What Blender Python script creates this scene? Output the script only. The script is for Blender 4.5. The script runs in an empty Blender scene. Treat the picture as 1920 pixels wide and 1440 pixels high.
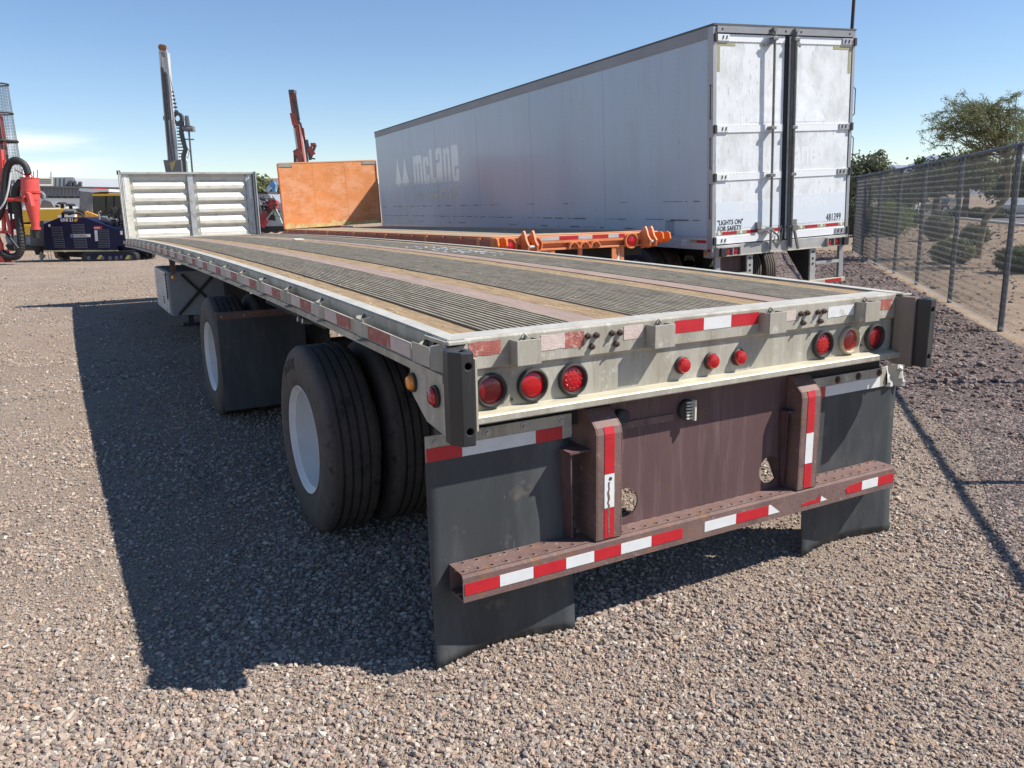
import bpy, bmesh, math, random
import numpy as np
from mathutils import Vector, Matrix
from math import radians as RD, sin, cos, pi, sqrt, atan2
random.seed(11); np.random.seed(11)
S = bpy.context.scene
COL = S.collection

# ------------------------------------------------------------------ camera
CAM = Vector((-1.1594, -2.6178, 1.7722)); YAW, PITCH, ROLL, FPX = -0.49885, -0.216958, -0.020218, 1537.42
_fw = Vector((-sin(YAW)*cos(PITCH), cos(YAW)*cos(PITCH), sin(PITCH)))
_r = Vector((cos(YAW), sin(YAW), 0)); _u = _r.cross(_fw)
_R = cos(ROLL)*_r + sin(ROLL)*_u; _U = -sin(ROLL)*_r + cos(ROLL)*_u
cd = bpy.data.cameras.new('camera'); cam = bpy.data.objects.new('camera', cd); COL.objects.link(cam)
cd.sensor_width = 36; cd.lens = FPX*36/1920; cd.clip_start = .05; cd.clip_end = 20000
m = Matrix((_R, _U, -_fw)).transposed().to_4x4(); m.translation = CAM
cam.matrix_world = m
S.camera = cam
S.render.resolution_x = 1024; S.render.resolution_y = 768
S.view_settings.view_transform = 'Standard'; S.view_settings.look = 'None'
S.view_settings.exposure = 0.58; S.view_settings.gamma = 1

# ------------------------------------------------------------------ sun and sky
TOSUN = Vector((.80, -.50, 1.0)).normalized()
EL = math.asin(TOSUN.z); AZ = atan2(TOSUN.x, TOSUN.y)
sl = bpy.data.lights.new('sun', 'SUN'); sl.energy = 5.0; sl.angle = RD(.53); sl.color = (1, .955, .89)
so = bpy.data.objects.new('sun', sl); COL.objects.link(so)
so.rotation_euler = TOSUN.to_track_quat('Z', 'Y').to_euler(); so.location = (6, -4, 12)
W = bpy.data.worlds.new('World'); S.world = W; W.use_nodes = True
nt = W.node_tree; nt.nodes.clear()
def wn(t, **k):
    n = nt.nodes.new(t)
    for a, b in k.items(): setattr(n, a, b)
    return n
wo = wn('ShaderNodeOutputWorld'); bg = wn('ShaderNodeBackground'); sky = wn('ShaderNodeTexSky')
sky.sky_type = 'NISHITA'; sky.sun_disc = False; sky.sun_elevation = EL; sky.sun_rotation = AZ
sky.air_density = .95; sky.dust_density = .0; sky.ozone_density = 2.6; sky.altitude = 300
bg.inputs[1].default_value = .093
# a thin low cloud bank to the north-west
tc = wn('ShaderNodeTexCoord'); sp = wn('ShaderNodeSeparateXYZ'); nt.links.new(tc.outputs['Generated'], sp.inputs[0])
def wmath(op, a, b=None, c=None):
    n = wn('ShaderNodeMath', operation=op)
    for i, v in enumerate((a, b, c)):
        if v is None: continue
        if isinstance(v, (int, float)): n.inputs[i].default_value = v
        else: nt.links.new(v, n.inputs[i])
    return n.outputs[0]
def wrange(v, a, b, c=0., d=1.):
    n = wn('ShaderNodeMapRange', interpolation_type='SMOOTHSTEP'); nt.links.new(v, n.inputs[0])
    for i, q in enumerate((a, b, c, d)): n.inputs[i+1].default_value = q
    return n.outputs[0]
mp = wn('ShaderNodeMapping'); mp.inputs['Scale'].default_value = (5, 5, 38); nt.links.new(tc.outputs['Generated'], mp.inputs[0])
nz = wn('ShaderNodeTexNoise'); nz.inputs['Scale'].default_value = 1.6; nz.inputs['Detail'].default_value = 6; nt.links.new(mp.outputs[0], nz.inputs[0])
up = wrange(sp.outputs[2], .022, .052); dn = wrange(sp.outputs[2], .086, .070)
west = wrange(sp.outputs[0], .09, -.02)
cl = wmath('MULTIPLY', wmath('MULTIPLY', up, dn), wmath('MULTIPLY', west, wrange(nz.outputs[0], .36, .58)))
mx = wn('ShaderNodeMixRGB'); mx.inputs[2].default_value = (8.6, 8.8, 9.3, 1)
nt.links.new(wmath('MULTIPLY', cl, .7), mx.inputs[0])
hs = wn('ShaderNodeHueSaturation'); hs.inputs['Saturation'].default_value = 1.07; hs.inputs['Value'].default_value = 1.0
tn = wn('ShaderNodeMixRGB', blend_type='MULTIPLY'); tn.inputs[0].default_value = 1; tn.inputs[2].default_value = (1.02, 1.0, 1.03, 1)
nt.links.new(sky.outputs[0], tn.inputs[1]); nt.links.new(tn.outputs[0], hs.inputs['Color']); nt.links.new(hs.outputs[0], mx.inputs[1])
nt.links.new(mx.outputs[0], bg.inputs[0]); nt.links.new(bg.outputs[0], wo.inputs[0])

# ------------------------------------------------------------------ placing helpers
def ray(px, py): return _fw + _R*((px-960)/FPX) - _U*((py-720)/FPX)
def gnd(px, py, z=0.):                      # the real point of the ground (or level z) seen at a photo position
    d = ray(px, py); return CAM + d*((z-CAM.z)/d.z)
HN = Vector((_fw.x, _fw.y, 0)).normalized()
def at(px, py, D):                          # point at horizontal distance D along the heading
    d = ray(px, py); return CAM + d*(D/d.dot(HN))

# ------------------------------------------------------------------ mesh helpers
class MB:
    def __init__(s): s.v = []; s.f = []
    def add(s, vs, fs):
        o = len(s.v); s.v += [tuple(v) for v in vs]; s.f += [tuple(i+o for i in f) for f in fs]; return s
    def box(s, x0, x1, y0, y1, z0, z1):
        return s.add([(x0,y0,z0),(x1,y0,z0),(x1,y1,z0),(x0,y1,z0),(x0,y0,z1),(x1,y0,z1),(x1,y1,z1),(x0,y1,z1)],
                     [(3,2,1,0),(4,5,6,7),(0,1,5,4),(1,2,6,5),(2,3,7,6),(3,0,4,7)])
    def bar(s, a, b, w, h, up=(0,0,1)):
        a = Vector(a); b = Vector(b); d = (b-a).normalized(); up = Vector(up)
        if abs(d.dot(up)) > .98: up = Vector((0,1,0))
        x = d.cross(up).normalized(); z = x.cross(d).normalized()
        x *= w/2; z *= h/2
        vs = [a-x-z, a+x-z, a+x+z, a-x+z, b-x-z, b+x-z, b+x+z, b-x+z]
        return s.add(vs, [(0,1,2,3),(7,6,5,4),(0,4,5,1),(1,5,6,2),(2,6,7,3),(3,7,4,0)])
    def prism(s, poly, ext):
        n = len(poly); e = Vector(ext); p = [Vector(q) for q in poly]
        nrm = Vector((0,0,0))
        for i in range(n): nrm += p[i].cross(p[(i+1) % n])
        if nrm.dot(e) > 0: p.reverse()
        vs = p + [q+e for q in p]
        fs = [tuple(range(n)), tuple(range(2*n-1, n-1, -1))]
        fs += [((i+1) % n, i, i+n, (i+1) % n+n) for i in range(n)]
        return s.add(vs, fs)
    def tube(s, pts, r, n=8, cap=True):
        pts = [Vector(p) for p in pts]; m_ = len(pts); rr = r if isinstance(r, (list, tuple)) else [r]*m_
        t0 = (pts[1]-pts[0]).normalized(); a = Vector((0,0,1)) if abs(t0.z) < .9 else Vector((1,0,0))
        nx = t0.cross(a).normalized(); vs = []
        for i, p in enumerate(pts):
            t = ((pts[min(i+1, m_-1)]-p).normalized() + (p-pts[max(i-1, 0)]).normalized()).normalized()
            nx = (nx - t*nx.dot(t)).normalized(); ny = t.cross(nx)
            for k in range(n):
                q = 2*pi*k/n; vs.append(p + (nx*cos(q)+ny*sin(q))*rr[i])
        fs = [(i*n+k, i*n+(k+1) % n, (i+1)*n+(k+1) % n, (i+1)*n+k) for i in range(m_-1) for k in range(n)]
        if cap: fs += [tuple(range(n-1, -1, -1)), tuple(range((m_-1)*n, m_*n))]
        return s.add(vs, fs)
    def lathe(s, prof, c, ax='x', n=32, closed=False):
        c = Vector(c); vs = []; k = len(prof)       # prof: (radius, offset along the axis)
        for i in range(n):
            q = 2*pi*i/n
            for r, t in prof:
                a, b = r*cos(q), r*sin(q)
                vs.append(c + (Vector((t,a,b)) if ax == 'x' else Vector((b,t,a)) if ax == 'y' else Vector((a,b,t))))
        fs = []
        for i in range(n):
            j = (i+1) % n
            for t in range(k-1 + (1 if closed else 0)):
                u = (t+1) % k
                fs.append((i*k+t, i*k+u, j*k+u, j*k+t))
        return s.add(vs, fs)
    def sweep(s, prof, ys, fz, closed=True):        # profile of (x, dz) carried along y, raised by fz(y)
        n = len(prof); vs = []
        for y in ys: vs += [(x, y, fz(y)+z) for x, z in prof]
        fs = []
        for i in range(len(ys)-1):
            for k in range(n if closed else n-1):
                fs.append((i*n+k, (i+1)*n+k, (i+1)*n+(k+1) % n, i*n+(k+1) % n))
        if closed: fs += [tuple(range(n)), tuple(range(len(ys)*n-1, (len(ys)-1)*n-1, -1))]
        return s.add(vs, fs)
    def build(s, name, mat, parent=None, smooth=False, bevel=0, fix=True):
        me = bpy.data.meshes.new(name); me.from_pydata(s.v, [], s.f)
        if fix:
            bm = bmesh.new(); bm.from_mesh(me); bmesh.ops.recalc_face_normals(bm, faces=bm.faces); bm.to_mesh(me); bm.free()
        me.materials.append(mat)
        if smooth: me.polygons.foreach_set('use_smooth', [True]*len(me.polygons))
        o = bpy.data.objects.new(name, me); COL.objects.link(o); o.parent = parent
        if bevel:
            b = o.modifiers.new('bevel', 'BEVEL'); b.width = bevel; b.segments = 2; b.limit_method = 'ANGLE'; b.angle_limit = RD(40)
        if smooth:
            try:
                me.set_sharp_from_angle(angle=RD(38))
            except Exception: pass
        return o
def tag(o, label=None, cat=None, group=None, kind=None):
    if label: o['label'] = label
    if cat: o['category'] = cat
    if group: o['group'] = group
    if kind: o['kind'] = kind
    return o
def thing(name, loc, label, cat, group=None, rz=0., ry=0.):
    o = bpy.data.objects.new(name, None); COL.objects.link(o); o.location = loc; o.rotation_euler = (0, ry, rz); o.empty_display_size = .3
    return tag(o, label, cat, group)
def copy_part(src, parent, loc=None, rot=None):
    o = src.copy(); COL.objects.link(o); o.parent = parent
    if loc is not None: o.location = loc
    if rot is not None: o.rotation_euler = rot
    return o
def copy_tree(o, parent=None):
    c = o.copy(); COL.objects.link(c); c.parent = parent
    for ch in [x for x in bpy.data.objects if x.parent == o]: copy_tree(ch, c)
    return c
def cut(o, cutters):                        # real holes: boolean difference, then the cutter is deleted
    c = cutters.build('cutter', o.data.materials[0])
    b = o.modifiers.new('cut', 'BOOLEAN'); b.object = c; b.operation = 'DIFFERENCE'; b.solver = 'EXACT'
    dg = bpy.context.evaluated_depsgraph_get(); dg.update()
    me = bpy.data.meshes.new_from_object(o.evaluated_get(dg)); o.modifiers.clear(); o.data = me
    bpy.data.objects.remove(c)
def text(name, body, mat, parent, loc, rot, size, sx=1., ext=.001, bold=0., align='LEFT', space=1., label=None):
    cu = bpy.data.curves.new(name, 'FONT'); cu.body = body; cu.size = size; cu.extrude = ext; cu.offset = bold; cu.align_x = align
    cu.space_character = space; cu.resolution_u = 3
    t = bpy.data.objects.new(name, cu); COL.objects.link(t)
    dg = bpy.context.evaluated_depsgraph_get(); me = bpy.data.meshes.new_from_object(t.evaluated_get(dg)); bpy.data.objects.remove(t)
    me.materials.clear(); me.materials.append(mat)
    o = bpy.data.objects.new(name, me); COL.objects.link(o); o.parent = parent; o.location = loc; o.rotation_euler = rot; o.scale = (sx, 1, 1)
    return o

# ------------------------------------------------------------------ materials
MATS = {}
def mat(name, col, rough=.6, metal=0., var=.18, scale=6., stretch=(1,1,1), bump=.0, bscale=60., dirt=None, coat=0., spec=.5, streak=None, alpha=None):
    if name in MATS: return MATS[name]
    M = bpy.data.materials.new(name); M.use_nodes = True; t = M.node_tree; N = t.nodes; L = t.links
    b = N['Principled BSDF']; b.inputs['Roughness'].default_value = rough; b.inputs['Metallic'].default_value = metal
    b.inputs['Specular IOR Level'].default_value = spec
    if coat: b.inputs['Coat Weight'].default_value = coat; b.inputs['Coat Roughness'].default_value = .08
    tc = N.new('ShaderNodeTexCoord'); mp = N.new('ShaderNodeMapping'); mp.inputs['Scale'].default_value = stretch
    L.new(tc.outputs['Object'], mp.inputs[0])
    n1 = N.new('ShaderNodeTexNoise'); n1.inputs['Scale'].default_value = scale; n1.inputs['Detail'].default_value = 5; n1.inputs['Roughness'].default_value = .62
    L.new(mp.outputs[0], n1.inputs[0])
    rp = N.new('ShaderNodeMapRange'); rp.inputs[1].default_value = .28; rp.inputs[2].default_value = .72; rp.inputs[3].default_value = 1-var; rp.inputs[4].default_value = 1+var
    L.new(n1.outputs[0], rp.inputs[0])
    vm = N.new('ShaderNodeVectorMath'); vm.operation = 'SCALE'; vm.inputs[0].default_value = col[:3]; L.new(rp.outputs[0], vm.inputs['Scale'])
    out = vm.outputs[0]
    for dd in (dirt or []):                     # (colour, threshold low, high, noise scale, stretch)
        dc, lo, hi, ds, dst = dd
        m2 = N.new('ShaderNodeMapping'); m2.inputs['Scale'].default_value = dst; m2.inputs['Location'].default_value = (ds, 3.1, 7.7); L.new(tc.outputs['Object'], m2.inputs[0])
        n2 = N.new('ShaderNodeTexNoise'); n2.inputs['Scale'].default_value = ds; n2.inputs['Detail'].default_value = 7; n2.inputs['Roughness'].default_value = .68; L.new(m2.outputs[0], n2.inputs[0])
        r2 = N.new('ShaderNodeMapRange'); r2.inputs[1].default_value = lo; r2.inputs[2].default_value = hi; L.new(n2.outputs[0], r2.inputs[0])
        mx = N.new('ShaderNodeMixRGB'); mx.inputs[2].default_value = (*dc, 1); L.new(r2.outputs[0], mx.inputs[0]); L.new(out, mx.inputs[1]); out = mx.outputs[0]
    L.new(out, b.inputs['Base Color'])
    if bump:
        n3 = N.new('ShaderNodeTexNoise'); n3.inputs['Scale'].default_value = bscale; n3.inputs['Detail'].default_value = 4; L.new(mp.outputs[0], n3.inputs[0])
        bp = N.new('ShaderNodeBump'); bp.inputs['Strength'].default_value = bump; bp.inputs['Distance'].default_value = .01; L.new(n3.outputs[0], bp.inputs['Height']); L.new(bp.outputs[0], b.inputs['Normal'])
    MATS[name] = M
    return M
V1 = (1,1,1)
alu = mat('weathered_aluminium', (.42,.395,.33), .58, .08, .2, 7, (1,1,.25), .12, 90, [((.25,.215,.16), .46, .70, 5, (1,1,.18)), ((.62,.61,.58), .58, .75, 18, V1), ((.20,.19,.175), .66, .76, 26, (1,1,.3))])
alu_top = mat('rubbed_aluminium', (.43,.415,.37), .68, .05, .14, 9, V1, .08, 120, [((.36,.33,.27), .55, .75, 11, (3,.6,1)), ((.66,.65,.63), .6, .72, 30, V1)])
alu_yel = mat('dusty_aluminium', (.49,.45,.33), .55, .1, .14, 5, (.5,3,3), .06, 80, [((.42,.37,.26), .52, .72, 14, (.5,3,1))])
ribm = mat('deck_aluminium', (.235,.195,.135), .85, 0, .22, 3, (4,.5,1), .15, 140, [((.15,.125,.09), .46, .7, 4, (5,.4,1)), ((.42,.39,.34), .62, .78, 22, (2,.8,1))], 0, .2)
ribtop = mat('deck_aluminium_worn', (.33,.29,.22), .8, .0, .25, 5, (4,1,1), .1, 140, [((.20,.17,.125), .46, .66, 9, (3,.8,1)), ((.62,.60,.55), .62, .72, 34, V1)], 0, .25)
wood = mat('deck_wood', (.33,.225,.12), .9, 0, .36, 6, (9,.8,1), .6, 60, [((.09,.065,.04), .53, .70, 9, (7,.7,1)), ((.43,.35,.25), .55, .7, 16, (3,1,1))])
pink = mat('painted_strip', (.30,.215,.18), .85, 0, .2, 5, (5,.7,1), .2, 90, [((.23,.175,.12), .50, .70, 10, (4,.6,1)), ((.52,.47,.42), .66, .74, 24, V1)])
black_gap = mat('dark_gap', (.015,.014,.013), .9)
maroon = mat('maroon_steel', (.105,.056,.056), .6, 0, .2, 3, (1,1,.3), .12, 50, [((.19,.13,.12), .5, .75, 5, (3,1,.25)), ((.16,.075,.035), .62, .72, 9, V1)])
rust = mat('rusty_brown_steel', (.175,.108,.095), .68, .1, .2, 10, V1, .2, 90, [((.24,.12,.05), .55, .68, 14, V1), ((.40,.33,.30), .6, .75, 30, V1), ((.10,.06,.05), .6, .7, 8, V1)])
steel_dark = mat('dark_chassis', (.035,.032,.032), .75, 0, .3, 6, V1, .1)
rubber_flap = mat('flap_rubber', (.042,.048,.052), .55, 0, .18, 3, (1,1,.35), .06, 70, [((.095,.10,.102), .46, .74, 3, (1.6,1,.35)), ((.17,.175,.175), .64, .76, 60, (1.5,1,.7)), ((.28,.29,.29), .695, .715, 11, (6,1,.13)), ((.14,.12,.10), .60, .72, 5, (1,1,1.2))])
bumper_rubber = mat('bumper_rubber', (.030,.030,.031), .42, 0, .2, 6, (1,1,.2), .05, 60, [((.07,.07,.068), .55, .8, 12, (4,4,.3))])
tyrem = mat('tyre_rubber', (.070,.058,.050), .8, 0, .2, 8, V1, .12, 90, [((.13,.10,.08), .45, .8, 4, V1), ((.02,.018,.017), .55, .7, 16, V1)])
rimw = mat('white_rim', (.62,.62,.61), .45, 0, .07, 6, V1, .03, 50, [((.30,.27,.24), .62, .78, 7, V1), ((.25,.12,.06), .70, .76, 22, V1)])
redtape = mat('red_reflective', (.50,.018,.028), .35, 0, .1, 20, V1, .05, 300, None, .2)
whtape = mat('white_reflective', (.70,.71,.70), .4, 0, .07, 14, V1, .05, 300, [((.45,.40,.30), .6, .72, 12, V1)], .1)
oldred = mat('faded_red_tape', (.36,.11,.085), .7, 0, .25, 20, V1, .3, 160, [((.55,.36,.30), .55, .65, 26, V1)])
oldwh = mat('faded_pink_tape', (.60,.48,.43), .7, 0, .12, 16, V1, .25, 160, [((.44,.25,.21), .6, .7, 30, V1)])
redlens = mat('red_lens', (.42,.005,.010), .14, 0, .15, 30, V1, .10, 110, None, .5)
redlens2 = mat('dark_red_lens', (.22,.005,.010), .18, 0, .2, 26, V1, .15, 90, None, .5)
amber = mat('amber_lens', (.80,.26,.015), .22, 0, .1, 10, V1, .2, 70, None, .4)
grom = mat('black_grommet', (.035,.034,.033), .6, 0, .2, 10)
boltm = mat('rusty_bolt', (.10,.065,.05), .6, .3, .25, 30)
zinc = mat('zinc_bolt', (.42,.41,.38), .45, .5, .2, 30)
white_conn = mat('connector_plastic', (.62,.60,.50), .5, 0, .08, 12)
boxgrey = mat('toolbox_grey', (.30,.31,.325), .55, .2, .15, 4, (1,1,.4), .05, 60, [((.30,.29,.27), .6, .8, 8, V1)])
boxplate = mat('toolbox_plate', (.50,.50,.49), .45, .4, .2, 8, V1, .1, 60, [((.2,.18,.15), .55, .7, 6, V1)])
hbw = mat('headboard_white', (.70,.68,.60), .5, .1, .1, 4, (.6,1,3), .05, 60, [((.46,.42,.33), .52, .72, 7, (.7,1,3)), ((.22,.20,.17), .66, .74, 12, (1,1,2.5))])
hbs = mat('headboard_silver', (.47,.48,.48), .45, .35, .15, 8, V1, .06, 80, [((.28,.26,.21), .55, .7, 6, V1)])

# ------------------------------------------------------------------ ground
def ground_mat(name, cols, big, bumpd=.02, vs=55., tint=None):
    M = bpy.data.materials.new(name); M.use_nodes = True; t = M.node_tree; N = t.nodes; L = t.links
    b = N['Principled BSDF']; b.inputs['Roughness'].default_value = .95; b.inputs['Specular IOR Level'].default_value = .2
    tc = N.new('ShaderNodeTexCoord')
    wob = N.new('ShaderNodeTexNoise'); wob.inputs['Scale'].default_value = 30; L.new(tc.outputs['Object'], wob.inputs[0])
    wa = N.new('ShaderNodeMixRGB'); wa.blend_type = 'ADD'; wa.inputs[0].default_value = .03; L.new(tc.outputs['Object'], wa.inputs[1]); L.new(wob.outputs['Color'], wa.inputs[2])
    last = None
    vor = N.new('ShaderNodeTexVoronoi'); vor.inputs['Scale'].default_value = vs; L.new(wa.outputs[0], vor.inputs[0])
    sx = N.new('ShaderNodeSeparateColor'); L.new(vor.outputs['Color'], sx.inputs[0])
    cr = N.new('ShaderNodeValToRGB'); cr.color_ramp.interpolation = 'CONSTANT'; e = cr.color_ramp.elements
    e[0].position = 0; e[0].color = (*cols[0], 1); e[1].position = 1/len(cols); e[1].color = (*cols[1], 1)
    for i, c in enumerate(cols[2:]): q = e.new((i+2)/len(cols)); q.color = (*c, 1)
    L.new(sx.outputs[0], cr.inputs[0])
    vor2 = N.new('ShaderNodeTexVoronoi'); vor2.inputs['Scale'].default_value = vs*2.3; L.new(wa.outputs[0], vor2.inputs[0])
    s2 = N.new('ShaderNodeSeparateColor'); L.new(vor2.outputs['Color'], s2.inputs[0])
    mr = N.new('ShaderNodeMapRange'); mr.inputs[3].default_value = .72; mr.inputs[4].default_value = 1.3; L.new(s2.outputs[1], mr.inputs[0])
    big_n = N.new('ShaderNodeTexNoise'); big_n.inputs['Scale'].default_value = .55; big_n.inputs['Detail'].default_value = 8; big_n.inputs['Roughness'].default_value = .7; L.new(tc.outputs['Object'], big_n.inputs[0])
    br = N.new('ShaderNodeMapRange'); br.inputs[1].default_value = .3; br.inputs[2].default_value = .7; br.inputs[3].default_value = 1-big; br.inputs[4].default_value = 1+big; L.new(big_n.outputs[0], br.inputs[0])
    mu = N.new('ShaderNodeMath'); mu.operation = 'MULTIPLY'; L.new(mr.outputs[0], mu.inputs[0]); L.new(br.outputs[0], mu.inputs[1])
    sc = N.new('ShaderNodeVectorMath'); sc.operation = 'SCALE'; L.new(cr.outputs[0], sc.inputs[0]); L.new(mu.outputs[0], sc.inputs['Scale'])
    out = sc.outputs[0]
    if tint:
        # stretched wheel tracks and patches of finer tan dust
        mp = N.new('ShaderNodeMapping'); mp.inputs['Scale'].default_value = (.5,.16,1); mp.inputs['Rotation'].default_value = (0,0,.9); L.new(tc.outputs['Object'], mp.inputs[0])
        tn = N.new('ShaderNodeTexNoise'); tn.inputs['Scale'].default_value = 1.1; tn.inputs['Detail'].default_value = 7; L.new(mp.outputs[0], tn.inputs[0])
        tr = N.new('ShaderNodeMapRange'); tr.inputs[1].default_value = .47; tr.inputs[2].default_value = .68; tr.inputs[4].default_value = .6; L.new(tn.outputs[0], tr.inputs[0])
        mx = N.new('ShaderNodeMixRGB'); mx.inputs[2].default_value = (*tint, 1); L.new(tr.outputs[0], mx.inputs[0]); L.new(out, mx.inputs[1]); out = mx.outputs[0]
    L.new(out, b.inputs['Base Color'])
    ad = N.new('ShaderNodeMath'); ad.operation = 'ADD'; L.new(vor.outputs['Distance'], ad.inputs[0])
    hf = N.new('ShaderNodeMath'); hf.operation = 'MULTIPLY'; hf.inputs[1].default_value = .5; L.new(vor2.outputs['Distance'], hf.inputs[0]); L.new(hf.outputs[0], ad.inputs[1])
    bp = N.new('ShaderNodeBump'); bp.invert = True; bp.inputs['Strength'].default_value = 1; bp.inputs['Distance'].default_value = bumpd; L.new(ad.outputs[0], bp.inputs['Height']); L.new(bp.outputs[0], b.inputs['Normal'])
    return M
GC = [(.34,.265,.205),(.27,.215,.175),(.39,.295,.215),(.43,.355,.28),(.31,.22,.175),(.22,.185,.16),(.36,.28,.215)]
gmat = ground_mat('yard_gravel', GC, .18, .009, 105, (.36,.275,.20))
mulch = ground_mat('rock_mulch', [(.20,.145,.13),(.15,.115,.105),(.27,.20,.175),(.11,.09,.085),(.33,.26,.22),(.19,.15,.14)], .22, .03, 34)
tanm = ground_mat('tan_granite', [(.37,.265,.18),(.31,.225,.155),(.42,.315,.22),(.25,.185,.13)], .26, .012, 55)
asph = mat('asphalt', (.14,.14,.142), .9, 0, .12, 3)
conc = mat('kerb_concrete', (.50,.46,.42), .85, 0, .12, 5)
def sheet(name, poly, z, m_):
    o = MB().add([(x, y, z) for x, y in poly], [tuple(range(len(poly)))]).build(name, m_)
    if o.data.polygons[0].normal.z < 0: o.data.flip_normals()
    return tag(o, kind='structure')
sheet('ground', [(-9000,-9000),(9000,-9000),(9000,9000),(-9000,9000)], 0, gmat)
FU = Vector((.714,.70,0)).normalized(); FN = Vector((.70,-.714,0)).normalized()      # along the fence, and outwards
F0 = Vector((9.555, 3.642, 0))
fence_xy = [Vector((-.8,-7.0,0)), Vector((1.3,-4.95,0)), Vector((3.4,-2.89,0)), Vector((5.5,-.83,0)), Vector((7.6,1.23,0))] + [Vector((9.555,3.642,0)), Vector((11.815,5.857,0)), Vector((13.991,8.02,0)), Vector((15.83,9.905,0)), Vector((17.613,11.79,0)), Vector((19.467,13.70,0)), Vector((21.1,15.3,0))]
fe = fence_xy[-1]
P2 = lambda v: (v.x, v.y)
a_ = fence_xy[0]-FN*.15; b_ = fe-FN*.15
sheet('rock_mulch_strip', [P2(a_-FN*2.9), P2(a_), P2(b_), P2(b_+Vector((-9.5,9.3,0))), P2(b_+Vector((-13,4.4,0))), (7.2,5.2), (4.6,.9)], .004, mulch)
c_ = b_+Vector((-60,58,0))
sheet('landscape_ground', [P2(a_), P2(a_+FN*120), P2(b_+FU*150+FN*120), P2(b_+FU*150), P2(c_), P2(b_)], .004, tanm)

# pebbles lying on the yard: one scatter, thinner with distance
pebm = bpy.data.materials.new('pebble'); pebm.use_nodes = True
t = pebm.node_tree; b = t.nodes['Principled BSDF']; b.inputs['Roughness'].default_value = .85; b.inputs['Specular IOR Level'].default_value = .3
an = t.nodes.new('ShaderNodeAttribute'); an.attribute_type = 'INSTANCER'; an.attribute_name = 'hue'
cr = t.nodes.new('ShaderNodeValToRGB'); cr.color_ramp.interpolation = 'LINEAR'; e = cr.color_ramp.elements
pal = [(.13,.105,.09),(.27,.215,.18),(.36,.285,.225),(.345,.24,.19),(.34,.28,.235),(.18,.175,.17),(.47,.375,.275),(.27,.195,.17),(.50,.445,.37),(.23,.20,.18),(.30,.235,.19),(.40,.27,.185),(.37,.295,.24),(.57,.50,.42)]
e[0].position = 0; e[0].color = (*pal[0], 1); e[1].position = 1; e[1].color = (*pal[-1], 1)
for i, c in enumerate(pal[1:-1]): q = e.new((i+1)/(len(pal)-1)); q.color = (*c, 1)
t.links.new(an.outputs['Fac'], cr.inputs[0])
pn = t.nodes.new('ShaderNodeTexNoise'); pn.inputs['Scale'].default_value = 3; ptc = t.nodes.new('ShaderNodeTexCoord'); t.links.new(ptc.outputs['Object'], pn.inputs[0])
pr = t.nodes.new('ShaderNodeMapRange'); pr.inputs[3].default_value = .75; pr.inputs[4].default_value = 1.25; t.links.new(pn.outputs[0], pr.inputs[0])
ps = t.nodes.new('ShaderNodeVectorMath'); ps.operation = 'SCALE'; t.links.new(cr.outputs[0], ps.inputs[0]); t.links.new(pr.outputs[0], ps.inputs['Scale'])
t.links.new(ps.outputs[0], b.inputs['Base Color'])
mulchpeb = pebm.copy(); mulchpeb.name = 'mulch_rock'
e = [n for n in mulchpeb.node_tree.nodes if n.type == 'VALTORGB'][0].color_ramp.elements
for q in e: c = q.color; q.color = (c[0]*.62, c[1]*.58, c[2]*.60, 1)

def pebble_points(rings, keep):
    P = []; SZ = []
    for r0, r1, dens, s0, s1 in rings:
        n = int(dens*(r1*r1-r0*r0)*.5*2.15)
        r = np.sqrt(np.random.rand(n)*(r1*r1-r0*r0)+r0*r0); th = (np.random.rand(n)-.5)*2.15 + (pi/2+YAW)
        x = CAM.x+r*np.cos(th); y = CAM.y+r*np.sin(th)
        s = s0+(s1-s0)*np.random.rand(n)**4.6; s = np.where(np.random.rand(n) < .0012, s1*(1.0+.5*np.random.rand(n)), s)
        # patches swept down to the fines, and drifts of coarser stone
        f = np.sin(x*1.9+1.4*np.sin(y*1.3+.5))*np.sin(y*1.6+1.2*np.sin(x*1.1))+.5*np.sin(x*5.3+y*2.1)*np.sin(y*4.7-x*1.7)
        k = keep(x, y) & (np.random.rand(n) < .80+.28*f); s = s*(1+.22*np.clip(f, -1, 1))
        P.append(np.stack([x[k], y[k], s[k]*.18], 1)); SZ.append(s[k])
    return np.concatenate(P), np.concatenate(SZ)
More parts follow.
